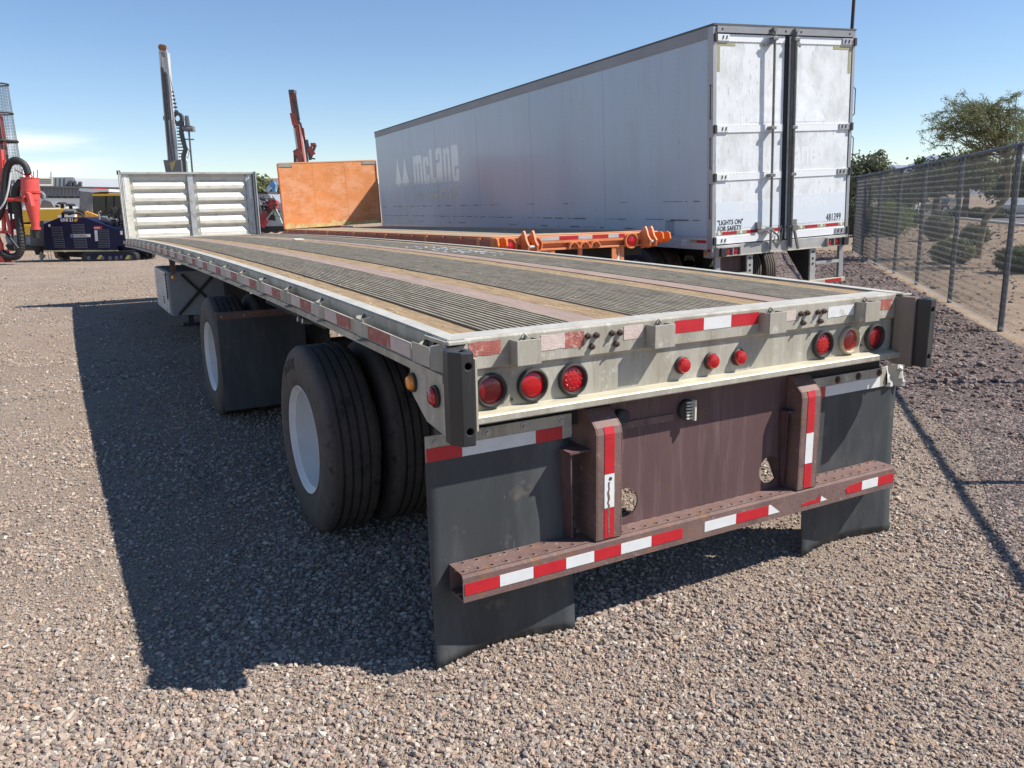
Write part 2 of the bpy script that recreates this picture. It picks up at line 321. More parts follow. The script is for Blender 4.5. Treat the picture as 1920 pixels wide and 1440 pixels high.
def scatter(name, pts, sz, m_):
    me = bpy.data.meshes.new(name); me.vertices.add(len(pts)); me.vertices.foreach_set('co', pts.astype(np.float32).ravel())
    a = me.attributes.new('sz', 'FLOAT', 'POINT'); a.data.foreach_set('value', sz.astype(np.float32))
    o = bpy.data.objects.new(name, me); COL.objects.link(o)
    g = bpy.data.node_groups.new(name+'_nodes', 'GeometryNodeTree')
    g.interface.new_socket('Geometry', in_out='INPUT', socket_type='NodeSocketGeometry'); g.interface.new_socket('Geometry', in_out='OUTPUT', socket_type='NodeSocketGeometry')
    N = g.nodes; L = g.links; gi = N.new('NodeGroupInput'); go = N.new('NodeGroupOutput')
    jn = N.new('GeometryNodeJoinGeometry')
    for k in range(7):
        ico = N.new('GeometryNodeMeshIcoSphere'); ico.inputs['Radius'].default_value = .5; ico.inputs['Subdivisions'].default_value = 2
        nz = N.new('ShaderNodeTexNoise'); nz.noise_dimensions = '4D'; nz.inputs['W'].default_value = k*5.3; nz.inputs['Scale'].default_value = 1.7
        sb = N.new('ShaderNodeVectorMath'); sb.operation = 'SUBTRACT'; sb.inputs[1].default_value = (.5,.5,.5); L.new(nz.outputs['Color'], sb.inputs[0])
        sc = N.new('ShaderNodeVectorMath'); sc.operation = 'SCALE'; sc.inputs['Scale'].default_value = 1.3; L.new(sb.outputs[0], sc.inputs[0])
        sp_ = N.new('GeometryNodeSetPosition'); L.new(ico.outputs[0], sp_.inputs[0]); L.new(sc.outputs[0], sp_.inputs['Offset'])
        tr = N.new('GeometryNodeTransform'); tr.inputs['Scale'].default_value = (1, .55+.4*random.random(), .42+.3*random.random()); L.new(sp_.outputs[0], tr.inputs[0])
        sm = N.new('GeometryNodeSetMaterial'); sm.inputs['Material'].default_value = m_; L.new(tr.outputs[0], sm.inputs[0])
        gt = N.new('GeometryNodeGeometryToInstance'); L.new(sm.outputs[0], gt.inputs[0]); L.new(gt.outputs[0], jn.inputs[0])
    ip = N.new('GeometryNodeInstanceOnPoints'); L.new(gi.outputs[0], ip.inputs['Points']); L.new(jn.outputs[0], ip.inputs['Instance']); ip.inputs['Pick Instance'].default_value = True
    rv = N.new('FunctionNodeRandomValue'); rv.data_type = 'FLOAT_VECTOR'; rv.inputs[0].default_value = (-.35,-.35,0); rv.inputs[1].default_value = (.35,.35,6.283)
    L.new(rv.outputs[0], ip.inputs['Rotation'])
    na = N.new('GeometryNodeInputNamedAttribute'); na.data_type = 'FLOAT'; na.inputs['Name'].default_value = 'sz'; L.new(na.outputs[0], ip.inputs['Scale'])
    st = N.new('GeometryNodeStoreNamedAttribute'); st.data_type = 'FLOAT'; st.domain = 'INSTANCE'; st.inputs['Name'].default_value = 'hue'; L.new(ip.outputs[0], st.inputs[0])
    r2 = N.new('FunctionNodeRandomValue'); r2.data_type = 'FLOAT'; r2.inputs['Seed'].default_value = 5
    L.new([q for q in r2.outputs if q.enabled][0], [q for q in st.inputs if q.name == 'Value' and q.enabled][0])
    L.new(st.outputs[0], go.inputs[0])
    md = o.modifiers.new('scatter', 'NODES'); md.node_group = g
    return o
def in_mulch(x, y):
    side = (x-F0.x)*FN.x+(y-F0.y)*FN.y
    return (side < -.15) & ((x-4.6)*.65-(y-.9)*.4 > 0) & (x+y*.1 > 4.9) | ((x > 7.2) & (side < -.15))
def in_yard(x, y):
    side = (x-F0.x)*FN.x+(y-F0.y)*FN.y
    return (side < -.15) & ~in_mulch(x, y)
p_, s_ = pebble_points([(1.0,3.2,17500,.0034,.026),(3.2,5,11500,.0044,.027),(5,8,4300,.006,.029),(8,13,1250,.009,.036),(13,24,260,.013,.04),(24,46,30,.02,.05)], in_yard)
tag(scatter('gravel', p_, s_, pebm), 'loose mixed gravel of pink, grey and tan pebbles covering the yard', 'gravel', kind='stuff')
def in_land(x, y):
    side = (x-F0.x)*FN.x+(y-F0.y)*FN.y
    return (side > .1)
p_, s_ = pebble_points([(7,16,90,.015,.05),(16,32,38,.02,.09),(32,60,8,.04,.16)], in_land)
tag(scatter('landscape_stones', p_, s_, mulchpeb), 'scattered brown stones and litter on the tan ground beyond the fence', 'stones', kind='stuff')
p_, s_ = pebble_points([(4,9,900,.016,.06),(9,16,420,.022,.08),(16,30,110,.03,.09)], in_mulch)
tag(scatter('mulch_rocks', p_, s_, mulchpeb), 'coarse brown rocks spread along the foot of the chain-link fence', 'rocks', kind='stuff')
# ================================================================== the aluminium flatbed
_dy = [0,.74,1.55,2.76,4.27,6.35,8.74,11.7,14.6]; _dz = [1.298,1.318,1.332,1.347,1.357,1.366,1.353,1.322,1.262]
_pc = np.polyfit(_dy, _dz, 4)
def zd(y): return float(np.polyval(_pc, y))
YS = [.13+i*(14.52-.13)/30 for i in range(31)]
YR = [.0+i*14.62/30 for i in range(31)]
ft = thing('flatbed_trailer', (0,0,0), 'long silver flatbed trailer with brown wood and aluminium plank deck, its rear in front', 'flatbed trailer')
mirror = lambda x, s: x if s < 0 else 2.5-x
def deckstrip(name, x0, x1, m_, ys=YS, top=-.004, th=.035):
    return MB().sweep([(x0,top-th),(x1,top-th),(x1,top),(x0,top)], ys, zd).build(name, m_, ft)
def wood_run(x0, x1, seams):
    ys = [.13]+seams+[14.52]
    for a, b in zip(ys[:-1], ys[1:]):
        n = max(2, int((b-a)/.8)); j = random.uniform(-.002,.002)
        deckstrip('deck_board', x0+.004, x1-.004, wood, [a+.004+(b-a-.008)*i/n for i in range(n+1)], -.006+j)
wood_run(.090,.215,[3.1,6.7,10.4]); wood_run(.775,.93,[2.2,5.9,9.6]); wood_run(1.57,1.73,[4.1,7.6,11.3]); wood_run(2.285,2.410,[2.9,6.4,10.1])
for x0, x1 in ((.636,.773),(1.733,1.868)):
    a = 0
    ys = [.13, 4.9, 9.8, 14.52]
    for a, b in zip(ys[:-1], ys[1:]): deckstrip('nailing_strip', x0, x1, pink, [a+.002+(b-a-.004)*i/6 for i in range(7)])
def ribs(x0, x1, n):
    # one extruded plank with n raised ribs
    w = (x1-x0)/n; pr = []; caps = MB()
    for i in range(n):
        a = x0+i*w
        pr += [(a+.001, -.016), (a+w*.26, -.016), (a+w*.34, -.0035), (a+w*.86, -.0035), (a+w*.94, -.016)]
        caps.sweep([(a+w*.36,-.0035),(a+w*.84,-.0035),(a+w*.78,-.0015),(a+w*.42,-.0015)], YS, zd)
    pr = [(x0+.001,-.045)] + pr + [(x1-.001,-.016), (x1-.001,-.045)]
    o = MB().sweep(pr[::-1], YS, zd).build('deck_plank', ribm, ft)
    caps.build('rib_caps', ribtop, o)['kind'] = 'stuff'
for x0, x1, n in ((.218,.425,7),(.428,.633,7),(.933,1.143,7),(1.146,1.354,7),(1.357,1.567,7),(1.871,2.076,7),(2.079,2.282,7)):
    ribs(x0, x1, n)
deckstrip('deck_underlay', .10, 2.40, black_gap, YS, -.05, .01)
# debris stains: fine litter left on the boards is in the board material; side rails with camber:
for s in (-1, 1):
    X = lambda x: mirror(x, s)
    pr = [(.035,0),(.035,-.15),(-.002,-.150),(-.002,-.122),(.028,-.118),(.028,-.0),(.040,.004)]
    pr = [(.012,-.004),(.012,-.116),(-.014,-.120),(-.014,-.150),(.035,-.150),(.035,-.02),(.080,-.02),(.080,.0),(.018,.002)]
    MB().sweep([(X(x), z) for x, z in pr], YR, zd).build('side_rail', alu, ft)
    MB().sweep([(X(x), z) for x, z in [(.016,.0025),(.078,.0025),(.078,.0055),(.016,.0055)]], YR, zd).build('side_rail_top', alu_top, ft)
    rub0 = .215
    ysr = [rub0+i*(14.5-rub0)/30 for i in range(31)]
    MB().sweep([(X(-.042),-.036),(X(-.034),-.036),(X(-.034),-.096),(X(-.042),-.096)], ysr, zd).build('rub_rail', alu, ft)
    pocket0 = None; tape0 = None; tw0 = None
    k = 0; y = .835
    while y < 14.4:
        # stake pocket: a bent plate that stands between rail wall and rub rail
        z = zd(y)
        P = MB()
        for sg in (-1, 1):
            P.prism([(X(.0115),y+sg*.062,z-.014),(X(-.0335),y+sg*.016,z-.026),(X(-.0335),y+sg*.016,z-.106),(X(.0115),y+sg*.062,z-.116)], (0,sg*.007,0))
        P.prism([(X(.0115),y-.07,z-.117),(X(-.046),y-.02,z-.125),(X(-.046),y+.02,z-.125),(X(.0115),y+.07,z-.117)], (0,0,-.006))
        P.box(min(X(-.0338),X(-.030)), max(X(-.0338),X(-.030)), y-.05, y+.05, z-.104, z-.028)
        P.build('stake_pocket', alu, ft)
        if s < 0 and k in (0,3,7): MB().tube([(X(-.030),y+.05,z-.03),(X(-.012),y+.05,z-.026)], .010, 8).build('bolt_head', zinc, ft)
        for (dy0, dy1, mm) in (((.10,.31,oldred),(.31,.50,oldwh)) if s < 0 else ((.15,.40,oldred),)):
            a0 = y-.65+dy0 if False else y+dy0; n = 2
            if a0+.2 > 14.4: continue
            q = [(X(-.0435),-.039),(X(-.0422),-.039),(X(-.0422),-.093),(X(-.0435),-.093)]
            MB().sweep(q, [y+dy0, y+(dy0+dy1)/2, y+dy1], zd).build('reflective_tape', mm, ft)
        y += .655; k += 1
    for (dy0, dy1, mm) in ((.225,.43,oldwh),(.43,.70,oldred)):
        MB().sweep([(X(-.0435),-.039),(X(-.0422),-.039),(X(-.0422),-.093),(X(-.0435),-.093)], [dy0,(dy0+dy1)/2,dy1], zd).build('reflective_tape', mm, ft)
    # wide end pocket at the rear corner
    E = MB(); z = zd(.15)
    E.prism([(X(.0115),.012,z-.010),(X(-.038),.045,z-.022),(X(-.038),.045,z-.105),(X(.0115),.012,z-.125)], (0,.008,0))
    E.prism([(X(.0115),.18,z-.014),(X(-.038),.14,z-.024),(X(-.038),.14,z-.105),(X(.0115),.18,z-.125)], (0,.008,0))
    E.box(min(X(-.042),X(-.036)), max(X(-.042),X(-.036)), .045, .21, z-.100, z-.026)
    E.build('end_pocket', alu, ft, bevel=.002)
    MB().box(min(X(.0),X(.0155)), max(X(.0),X(.0155)), .0, .19, 1.286, 1.2995).build('corner_cap', alu, ft)
    # corner gusset plate hanging below the rail
    G = MB().prism([(X(.002),.0,1.285),(X(.002),.0,.955),(X(.002),.03,.945),(X(.002),.20,.965),(X(.002),.335,1.045),(X(.002),.352,1.155),(X(.002),.352,1.18),(X(.002),.05,1.18),(X(.002),.05,1.285)], ((-1 if s > 0 else 1)*.008,0,0)).build('corner_plate', alu, ft, bevel=.0015)
    for (yy, zz, r, mm) in ((.315,1.097,.030,amber),(.10,1.083,.033,redlens)):
        dx = -1 if s < 0 else 1; x = X(.001)
        g = MB().lathe([(.0,0),(r*1.28,0),(r*1.28,dx*.010),(r*1.08,dx*.012),(r*1.02,dx*.006),(0,dx*.006)], (x,yy,zz), 'x', 24).build('side_marker', grom, ft, smooth=True)
        MB().lathe([(r,dx*.004),(r,dx*.018),(r*.8,dx*.026),(r*.4,dx*.029),(0.0005,dx*.030)], (x,yy,zz), 'x', 24).build('lens', mm, g, smooth=True)
# rear sill
sill = MB(); pr = [(.13,1.297),(.13,1.262),(.012,1.262),(.012,1.200),(.040,1.185),(.040,1.03),(.045,.995),(-.036,.990),(-.042,1.016),(.034,1.024),(.034,1.188),(.0,1.192),(.0,1.292),(.004,1.303),(.014,1.298)]
pr = [(.13,1.299),(.13,1.262),(.03,1.262),(.03,1.19),(.030,1.18),(.030,.990),(-.036,.988),(-.042,.993),(-.042,1.014),(-.036,1.019),(.016,1.027),(.016,1.176),(.0,1.188),(.0,1.296),(.003,1.304),(.013,1.304),(.016,1.299)]
sill.prism([(.012,y,z) for y, z in pr], (2.476,0,0)); s_ = sill.build('rear_sill', alu, ft, bevel=.0015)
MB().box(.012,2.488,.018,.129,1.2995,1.3035).build('sill_top', alu_top, ft)
MB().prism([(.045,y,z) for y, z in [(-.0425,1.0145),(-.0365,1.0205),(.0155,1.0285),(.0155,1.0265),(-.036,1.0185),(-.042,1.0125)]], (2.35,0,0)).build('flange_face', alu_yel, ft)
# small square plate on the sill corner above the dock bumper
MB().box(.0,.088,-.03,-.002,1.288,1.302).build('corner_cap', alu, ft, bevel=.003)
MB().box(2.43,2.50,-.03,-.002,1.291,1.302).build('corner_cap', alu, ft, bevel=.003)
MB().prism([(2.418,-.001,.955),(2.425,-.03,.955),(2.443,-.090,.955),(2.47,-.090,.955),(2.47,-.001,.955)], (0,0,.335)).build('bumper_bracket', mat('bracket_brown', (.22,.18,.15), .6, .05, .2, 8, (1,1,.3)), ft, bevel=.002)
MB().prism([(.092,0,1.24),(.092,-.05,1.235),(.092,-.05,.97),(.092,.0,.955)], (.008,0,0)).build('bumper_bracket', alu, ft)
for i, x in enumerate((.258,.886,1.512,2.128)):
    w = .102; P = MB()
    P.box(x,x+w,-.062,-.056,1.192,1.286); P.box(x,x+.006,-.056,-.001,1.192,1.284); P.box(x+w-.006,x+w,-.056,-.001,1.192,1.284); P.box(x+.006,x+w-.006,-.056,-.001,1.192,1.198)
    P.build('rear_stake_pocket', alu, ft, bevel=.0015)
    MB().tube([(x+w*.5,-.006,1.285),(x+w*.5+.012,-.004,1.300),(x+w*.5+.025,-.006,1.286)], .004, 6).build('weld_tab', alu, ft)
def tape(x0, x1, z0, z1, mm, y=-.0015, wav=.0):
    n = max(2, int((x1-x0)/.02)); vs = []; fs = []
    for i in range(n+1):
        x = x0+(x1-x0)*i/n; j = (random.random()-.5)*wav; k = (random.random()-.5)*wav
        vs += [(x,y,z0+j),(x,y,z1+k)]
    fs = [(2*i,2*i+2,2*i+3,2*i+1) for i in range(n)]
    return MB().add(vs, fs).build('reflective_tape', mm, ft)
for x0, x1, z0, z1, mm, wv in ((.092,.222,1.236,1.288,oldred,.004),(.394,.500,1.228,1.286,oldwh,.004),(.500,.588,1.226,1.286,oldred,.004),(.777,.872,1.233,1.289,oldwh,.004),
    (1.036,1.190,1.234,1.286,redtape,0),(1.192,1.345,1.234,1.286,whtape,0),(1.347,1.506,1.234,1.286,redtape,0),(1.677,1.734,1.231,1.279,oldwh,.003),(1.945,2.122,1.223,1.272,whtape,.005),(2.302,2.396,1.230,1.281,oldred,.004)):
    tape(x0, x1, z0, z1, mm, wav=wv)
for x, z in ((.604,1.264),(.643,1.264),(.622,1.221),(.718,1.265),(.757,1.264),(.738,1.220),(1.764,1.257),(1.802,1.258),(1.780,1.214),(1.874,1.256),(1.912,1.257),(1.893,1.212)):
    MB().lathe([(.0135,0),(.0135,-.004),(.0115,-.005),(.0115,-.014),(.0045,-.015),(.0045,-.024),(.0003,-.024)], (x,0,z), 'y', 6).build('bolt', boltm, ft)
# lights on the sill web
def round_light(x, z, r, lensm, deep=True, ringm=grom, y=.016):
    if deep:
        g = MB().lathe([(r*1.02,-.004),(r*1.30,-.002),(r*1.34,-.008),(r*1.27,-.020),(r*1.14,-.022),(r*1.04,-.012),(r*1.0,-.002)], (x,y,z), 'y', 40).build('tail_light', ringm, ft, smooth=True)
        l = MB().lathe([(r*1.02,-.001),(r*1.01,-.007),(r*.9,-.010),(r*.5,-.013),(.0005,-.014)], (x,y,z), 'y', 40).build('lens', lensm, g, smooth=True)
    else:
        g = MB().lathe([(r*1.20,0),(r*1.22,-.010),(r*1.08,-.014),(r*1.0,-.008)], (x,y,z), 'y', 32).build('marker_light', ringm, ft, smooth=True)
        l = MB().lathe([(r*1.02,-.002),(r*1.0,-.024),(r*.86,-.030),(r*.4,-.033),(.0005,-.034)], (x,y,z), 'y', 32).build('lens', lensm, g, smooth=True)
    return g, l
def led_dots(x, z, r, parent, lens):
    D = MB()
    for ring, n in ((0,1),(.36,6),(.72,12)):
        for k in range(n):
            q = 2*pi*k/max(n,1); cx = x+r*ring*cos(q); cz = z+r*ring*sin(q)
            D.lathe([(r*.075,-.010),(r*.06,-.0145),(.0003,-.0165)], (cx,.016,cz), 'y', 8)
    o = D.build('led_cluster', redlens, parent, smooth=True); o['kind'] = 'stuff'
pale_ring = mat('pale_light_ring', (.48,.42,.28), .6, 0, .15, 20)
for x, kind in ((.182,'dark'),(.360,'plain'),(.541,'led'),(1.933,'led'),(2.116,'ring'),(2.294,'dark')):
    g, l = round_light(x, 1.099, .050, redlens2 if kind == 'dark' else redlens, ringm=pale_ring if kind == 'ring' else grom)
    g['label'] = {'dark':'dark red tail light in thick black ring','plain':'plain red tail light','led':'red tail light with LED dots','ring':'red tail light in pale ring'}[kind]
    if kind == 'led': led_dots(x, 1.099, .050, g, None)
for x in (1.089,1.249,1.406): round_light(x, 1.093, .031, redlens, False)
MB().lathe([(.006,0),(.006,-.002),(.0003,-.002)], (2.21,.0155,1.065), 'y', 8).build('screw', boltm, ft)
MB().lathe([(.006,0),(.006,-.002),(.0003,-.002)], (.272,.0155,1.052), 'y', 8).build('screw', boltm, ft)
# dock bumpers
for s in (-1, 1):
    X = lambda x: mirror(x, s)
    pts = [(.012,-.003),(-.014,-.02),(-.034,-.055),(-.040,-.105),(-.012,-.155),(.034,-.160),(.046,-.105),(.042,-.003)]
    o = MB().prism([(X(x), y, .953) for x, y in pts], (0,0,.33)).build('dock_bumper', bumper_rubber, ft)
    C = MB()
    for z in (1.005,1.235): C.tube([(X(.006),-.30,z),(X(.018),-.09,z)], .0125, 16)
    C.box(min(X(.0),X(.022)), max(X(.0),X(.022)), -.125, -.085, 1.20, 1.30)
    cut(o, C); bv = o.modifiers.new('b', 'BEVEL'); bv.width = .004; bv.segments = 2; bv.limit_method = 'ANGLE'; bv.angle_limit = RD(30)
# rear impact guard
guard = MB()
bx0, bx1, by0, by1, bz0, bz1 = .022, 2.472, -.036, .086, .308, .418
bar_ = MB().prism([(bx0,y,z) for y, z in [(by0,bz0),(by0,bz1-.012),(by0+.004,bz1-.004),(by0+.012,bz1-.002),(by0+.012,bz1-.008),(by0+.006,bz1-.014),(by0+.006,bz0+.006),(by1-.006,bz0+.006),(by1-.006,bz1-.008),(by1,bz1-.008),(by1,bz0)]], (bx1-bx0,0,0)).build('bumper_bar', rust, ft)
# perforated tread on top of the bar
nx = 80; T = MB(); dx = (bx1-bx0)/nx; rows = 3; y0t = by0+.012; wy = (by1-y0t)/rows
for i in range(nx):
    for j in range(rows):
        x = bx0+i*dx; y = y0t+j*wy; cx = x+dx/2; cy = y+wy/2; z = bz1
        hole = (j != 1 and (i+(1 if j else 0)) % 2 == 0)
        if hole:
            sq = [(x,y),(x+dx/2,y),(x+dx,y),(x+dx,cy),(x+dx,y+wy),(cx,y+wy),(x,y+wy),(x,cy)]
            hl = [(cx+.0075*cos(-3*pi/4+pi/4*k), cy+.0075*sin(-3*pi/4+pi/4*k)) for k in range(8)]
            T.add([(a,b,z) for a, b in sq]+[(a,b,z+.002) for a, b in hl]+[(a,b,z-.008) for a, b in hl], [(k,(k+1)%8,8+(k+1)%8,8+k) for k in range(8)]+[(8+k,8+(k+1)%8,16+(k+1)%8,16+k) for k in range(8)])
        else: T.add([(x,y,z),(x+dx,y,z),(x+dx,y+wy,z),(x,y+wy,z)], [(0,1,2,3)])
T.build('perforated_step', rust, bar_, fix=False)
def btape(x0, x1, mm, z0=.336, z1=.383, rag=False):
    poly = [(x0,z0),(x1,z0),(x1,z1),(x0,z1)]
    if rag: poly = [(x0+.02,z0),(x1,z0),(x1,z1),((x0+x1)/2,z1-.006),(x0+.035,z1-.004),(x0+.008,z1-.02)]
    o = MB().prism([(x,by0-.0018,z) for x, z in poly], (0,.0015,0)).build('reflective_tape', mm, bar_)
for i, (x0, x1) in enumerate(((.028,.175),(.177,.325),(.327,.475),(.477,.612),(.614,.745),(.747,.905),(.907,1.075),(1.20,1.385),(1.387,1.585),(2.10,2.225),(2.227,2.345),(2.347,2.465))):
    kind = 'rwrwrwrwrrwr'[i]
    btape(x0, x1, redtape if kind == 'r' else whtape, rag=(i in (9,)))
MB().prism([(1.587,by0-.0018,.336),(1.66,by0-.0018,.336),(1.60,by0-.0018,.383),(1.587,by0-.0018,.383)], (0,.0015,0)).build('reflective_tape', whtape, bar_)
MB().prism([(1.80,by0-.0018,.334),(1.93,by0-.0018,.334),(1.925,by0-.0018,.372),(1.90,by0-.0018,.348),(1.85,by0-.0018,.352),(1.81,by0-.0018,.345)], (0,.0015,0)).build('reflective_tape', redtape, bar_)
MB().prism([(1.932,by0-.0018,.334),(1.98,by0-.0018,.334),(1.935,by0-.0018,.362)], (0,.0015,0)).build('reflective_tape', whtape, bar_)
for k, px0 in enumerate((.622,1.768)):
    px1 = px0+.128; t_ = .006
    web = [(-.036,.419),(-.036,.865),(-.028,.893),(.045,.958),(.26,.958),(.26,.70),(.10,.419)]
    P = MB()
    P.prism([(px0,y,z) for y, z in web], (t_,0,0)); P.prism([(px1-t_,y,z) for y, z in web], (t_,0,0))
    P.prism([(px0+t_,y,z) for y, z in [(-.036,.419),(-.036,.865),(-.028,.893),(.045,.958),(.26,.958),(.26,.952),(.047,.952),(-.022,.889),(-.030,.863),(-.030,.419)]], (px1-px0-2*t_,0,0))
    post = P.build('guard_post', rust, ft, bevel=.002)
    so2 = .092 if k == 0 else .040
    MB().box(px0-so2-.008,px0-.001,.00,.050 if k else .20,.795,.803).build('shelf_plate', maroon, post)
    MB().prism([(px0-so2,.050 if k else .18,.794),(px0-so2,.01,.794),(px0-so2+.017,.03,.43),(px0-so2+.017,.050 if k else .16,.43)], (.006,0,0)).build('stiffener', maroon, post)
    cx = (px0+px1)/2
    bands = ((.845,.90,'r'),(.70,.845,'r'),(.555,.698,'w'),(.425,.553,'r'))
    if k: bands = ((.845,.89,'r'),(.695,.845,'r'),(.545,.693,'w'),(.425,.543,'r'))
    for z0, z1, cc in bands:
        mm = redtape if cc == 'r' else whtape
        if z1 > .865: MB().prism([(cx-.024,-.0378,.847),(cx-.024,-.0378,.866),(cx-.024,-.030,.895),(cx-.024,-.0285,.894),(cx-.024,-.0362,.865),(cx-.024,-.0362,.847)], (.048,0,0)).build('reflective_tape', mm, post)
        else: MB().box(cx-.024,cx+.024,-.0378,-.0362,z0,z1).build('reflective_tape', mm, post)
    if k == 0:
        scr = [(cx-.004+random.uniform(-.004,.004), .43+.235*i/16) for i in range(17)]
        MB().add([(x+sg*(.003+.003*random.random()), -.0384, z) for x, z in scr for sg in (-1,1)], [(2*i,2*i+1,2*i+3,2*i+2) for i in range(16)]).build('scrape_mark', rust, post)
        MB().lathe([(.008,0),(.008,-.0012),(.0003,-.0012)], (cx+.004,-.0378,.678), 'y', 10).build('rivet_hole', boltm, post)
# big rear plate with two lightening holes
pl = MB().prism([(x,.055,z) for x, z in [(.752,.420),(1.766,.420),(1.766,.985),(.752,.985)]], (0,.008,0)).build('rear_plate', maroon, ft)
C = MB()
for hx in (.834,1.676): C.lathe([(.0001,-.1),(.066,-.1),(.066,.1),(.0001,.1)], (hx,.06,.515), 'y', 28)
cut(pl, C)
MB().box(.753,1.08,.047,.054,.845,.875).build('cross_strap', rust, ft)
MB().box(.75,1.97,.32,.42,.945,.985).build('cross_member', maroon, ft)
MB().box(.03,2.47,.10,.20,.885,.987).build('cross_member', steel_dark, ft)  # dark plate added to blacken the gap between sill and flap brackets
# round plug with ribbed cover, and the black cable socket beside the left post
g = MB().lathe([(.045,0),(.045,-.02),(.03,-.026),(.0003,-.026)], (1.150,.054,.885), 'y', 20).build('socket_plug', steel_dark, ft)
for k in range(6): MB().box(1.130,1.170,.016,.026,.848+.014*k,.855+.014*k).build('rib', white_conn, g)
MB().box(1.162,1.171,.004,.026,.841,.931).build('rim_bar', white_conn, g)
MB().lathe([(.032,.0),(.034,-.03),(.028,-.036),(.0003,-.036)], (.795,.05,.905), 'y', 12).build('cable_socket', steel_dark, ft)
# mud flaps at the rear
def flap_mesh(x0, x1, z0, z1, yb, amp, curl):
    nx_, nz_ = 14, 22; vs = []; fs = []
    for j in range(nz_+1):
        for i in range(nx_+1):
            u = i/nx_; v = j/nz_; z = z0(u)+(z1-z0(u))*v
            d = (1-v)**2.2
            y = yb + d*(amp*sin(pi*u)+curl) + .006*sin(u*5+v*3)*(1-v)
            vs.append((x0+(x1-x0)*u, y, z))
    fs = [(j*(nx_+1)+i, j*(nx_+1)+i+1, (j+1)*(nx_+1)+i+1, (j+1)*(nx_+1)+i) for j in range(nz_) for i in range(nx_)]
    o = MB().add(vs, fs).build('mud_flap', rubber_flap, ft, smooth=True, fix=False)
    so_ = o.modifiers.new('s', 'SOLIDIFY'); so_.thickness = .008; so_.offset = 0
    return o
flap_mesh(-.055,.578, lambda u: .004, .935, .092, .050, -.032)
flap_mesh(1.945,2.60, lambda u: .004+.03*u*(1-u), .915, .092, .045, -.025)
for k, (x0, x1, z1, segs) in enumerate(((-.058,.580,.942,((0,.23,'r'),(.23,.735,'w'),(.735,.93,'r'))),(1.94,2.50,.915,((.0,.20,'r'),(.20,.92,'w'))))):
    br = MB().box(x0,x1,.078,.083,z1-.100,z1).build('flap_bracket', alu, ft, bevel=.001)
    for a, b, cc in segs:
        MB().box(x0+(x1-x0)*a+.001,x0+(x1-x0)*b-.001,.0762,.0777,z1-.099,z1-.047).build('reflective_tape', redtape if cc == 'r' else whtape, br)
    for q in ((.06,.40,.655,.92) if k == 0 else (.35,.62,.9)):
        MB().lathe([(.019,0),(.019,-.003),(.010,-.004),(.010,-.011),(.0003,-.011)], (x0+(x1-x0)*q,.078,z1-.024), 'y', 14).build('bolt', zinc if k == 0 else boltm, br)
# crumpled outer end of the right-hand flap bracket
vs = []
for j in range(6):
    for i in range(7): vs.append((2.50+.13*i/6+.004*sin(j*2), .078-.012*sin(i*1.3+j*.8)-.010*(i/6), .812+.105*j/5-.01*(i/6)*(1 if j < 3 else -.6)))
cr_ = MB().add(vs, [(j*7+i,j*7+i+1,(j+1)*7+i+1,(j+1)*7+i) for j in range(5) for i in range(6)]).build('bent_bracket_end', alu_top, ft, fix=False)
MB().lathe([(.014,0),(.014,-.003),(.007,-.010),(.0003,-.010)], (2.585,.058,.897), 'y', 10).build('bolt', zinc, cr_)
# flaps behind the front axle
for s in (-1, 1):
    x0, x1 = (-.125,.56) if s < 0 else (1.94,2.625)
    MB().box(x0,x1,4.085,4.093,.19,.93).build('mud_flap', rubber_flap, ft)
    b = MB().box(x0-.005,x1+.05,4.072,4.084,.925,.972).box(x0-.005,x1+.05,4.072,4.13,.972,.978).build('flap_bracket', rust, ft)
    for q in (.05,.3,.9): MB().lathe([(.008,0),(.008,-.006),(.0003,-.006)], (x0+(x1-x0)*q,4.072,.948), 'y', 8).build('bolt', zinc, b)
# wheels
TP = [(.300,.012),(.318,.002),(.345,-.004),(.40,-.010),(.45,-.006),(.485,.004),(.505,.014),(.5135,.024)]
def grooves():
    pr = []; 
    for k in range(4):
        c = .070+.0467*k
        pr += [(.520,c-.008),(.505,c-.006),(.505,c+.006),(.520,c+.008)]
    return pr
prof = TP + [(.519,.034)] + grooves() + [(.519,.246)] + [(r, .28-t) for r, t in TP[::-1]]
def make_wheel(parent, c, out):
    # out = +1: the outer face looks to +x
    T_ = lambda p: [(r, t if out < 0 else -t) for r, t in p]
    w = bpy.data.objects.new('wheel', None); COL.objects.link(w); w.parent = parent; w.location = c
    MB().lathe(T_(prof), (0,0,0), 'x', 96).build('tyre', tyrem, w, smooth=True)
    rim = [(.292,.020),(.300,.008),(.303,.004),(.300,.0),(.292,.006),(.285,.020),(.272,.030),(.268,.060),(.262,.105),(.250,.150),(.225,.168),(.16,.176),(.135,.150),(.13,.110),(.10,.104),(.0005,.104)]
    MB().lathe(T_(rim), (0,0,0), 'x', 64).build('rim', rimw, w, smooth=True)
    return w
def sidewall_letters(w, chars, a0, step, r0=.425):
    for i, ch in enumerate(chars):
        q = a0+i*step
        o = text('sidewall_letter', ch, tyrem2, w, (-.0125, r0*cos(q), r0*sin(q)), (0,0,0), .085, .8, .0012)
        # text x axis follows the wheel rim, text up axis points outwards, face looks to -x
        up = Vector((0,cos(q),sin(q))); nrm = Vector((-1,0,0)); xx = up.cross(nrm)
        mm_ = Matrix((xx, up, nrm)).transposed().to_4x4(); mm_.translation = Vector((-.0135, (r0-.03)*cos(q), (r0-.03)*sin(q)))
        o.matrix_local = mm_
tyrem2 = mat('tyre_lettering', (.022,.019,.018), .6, 0, .1, 8)
first = None
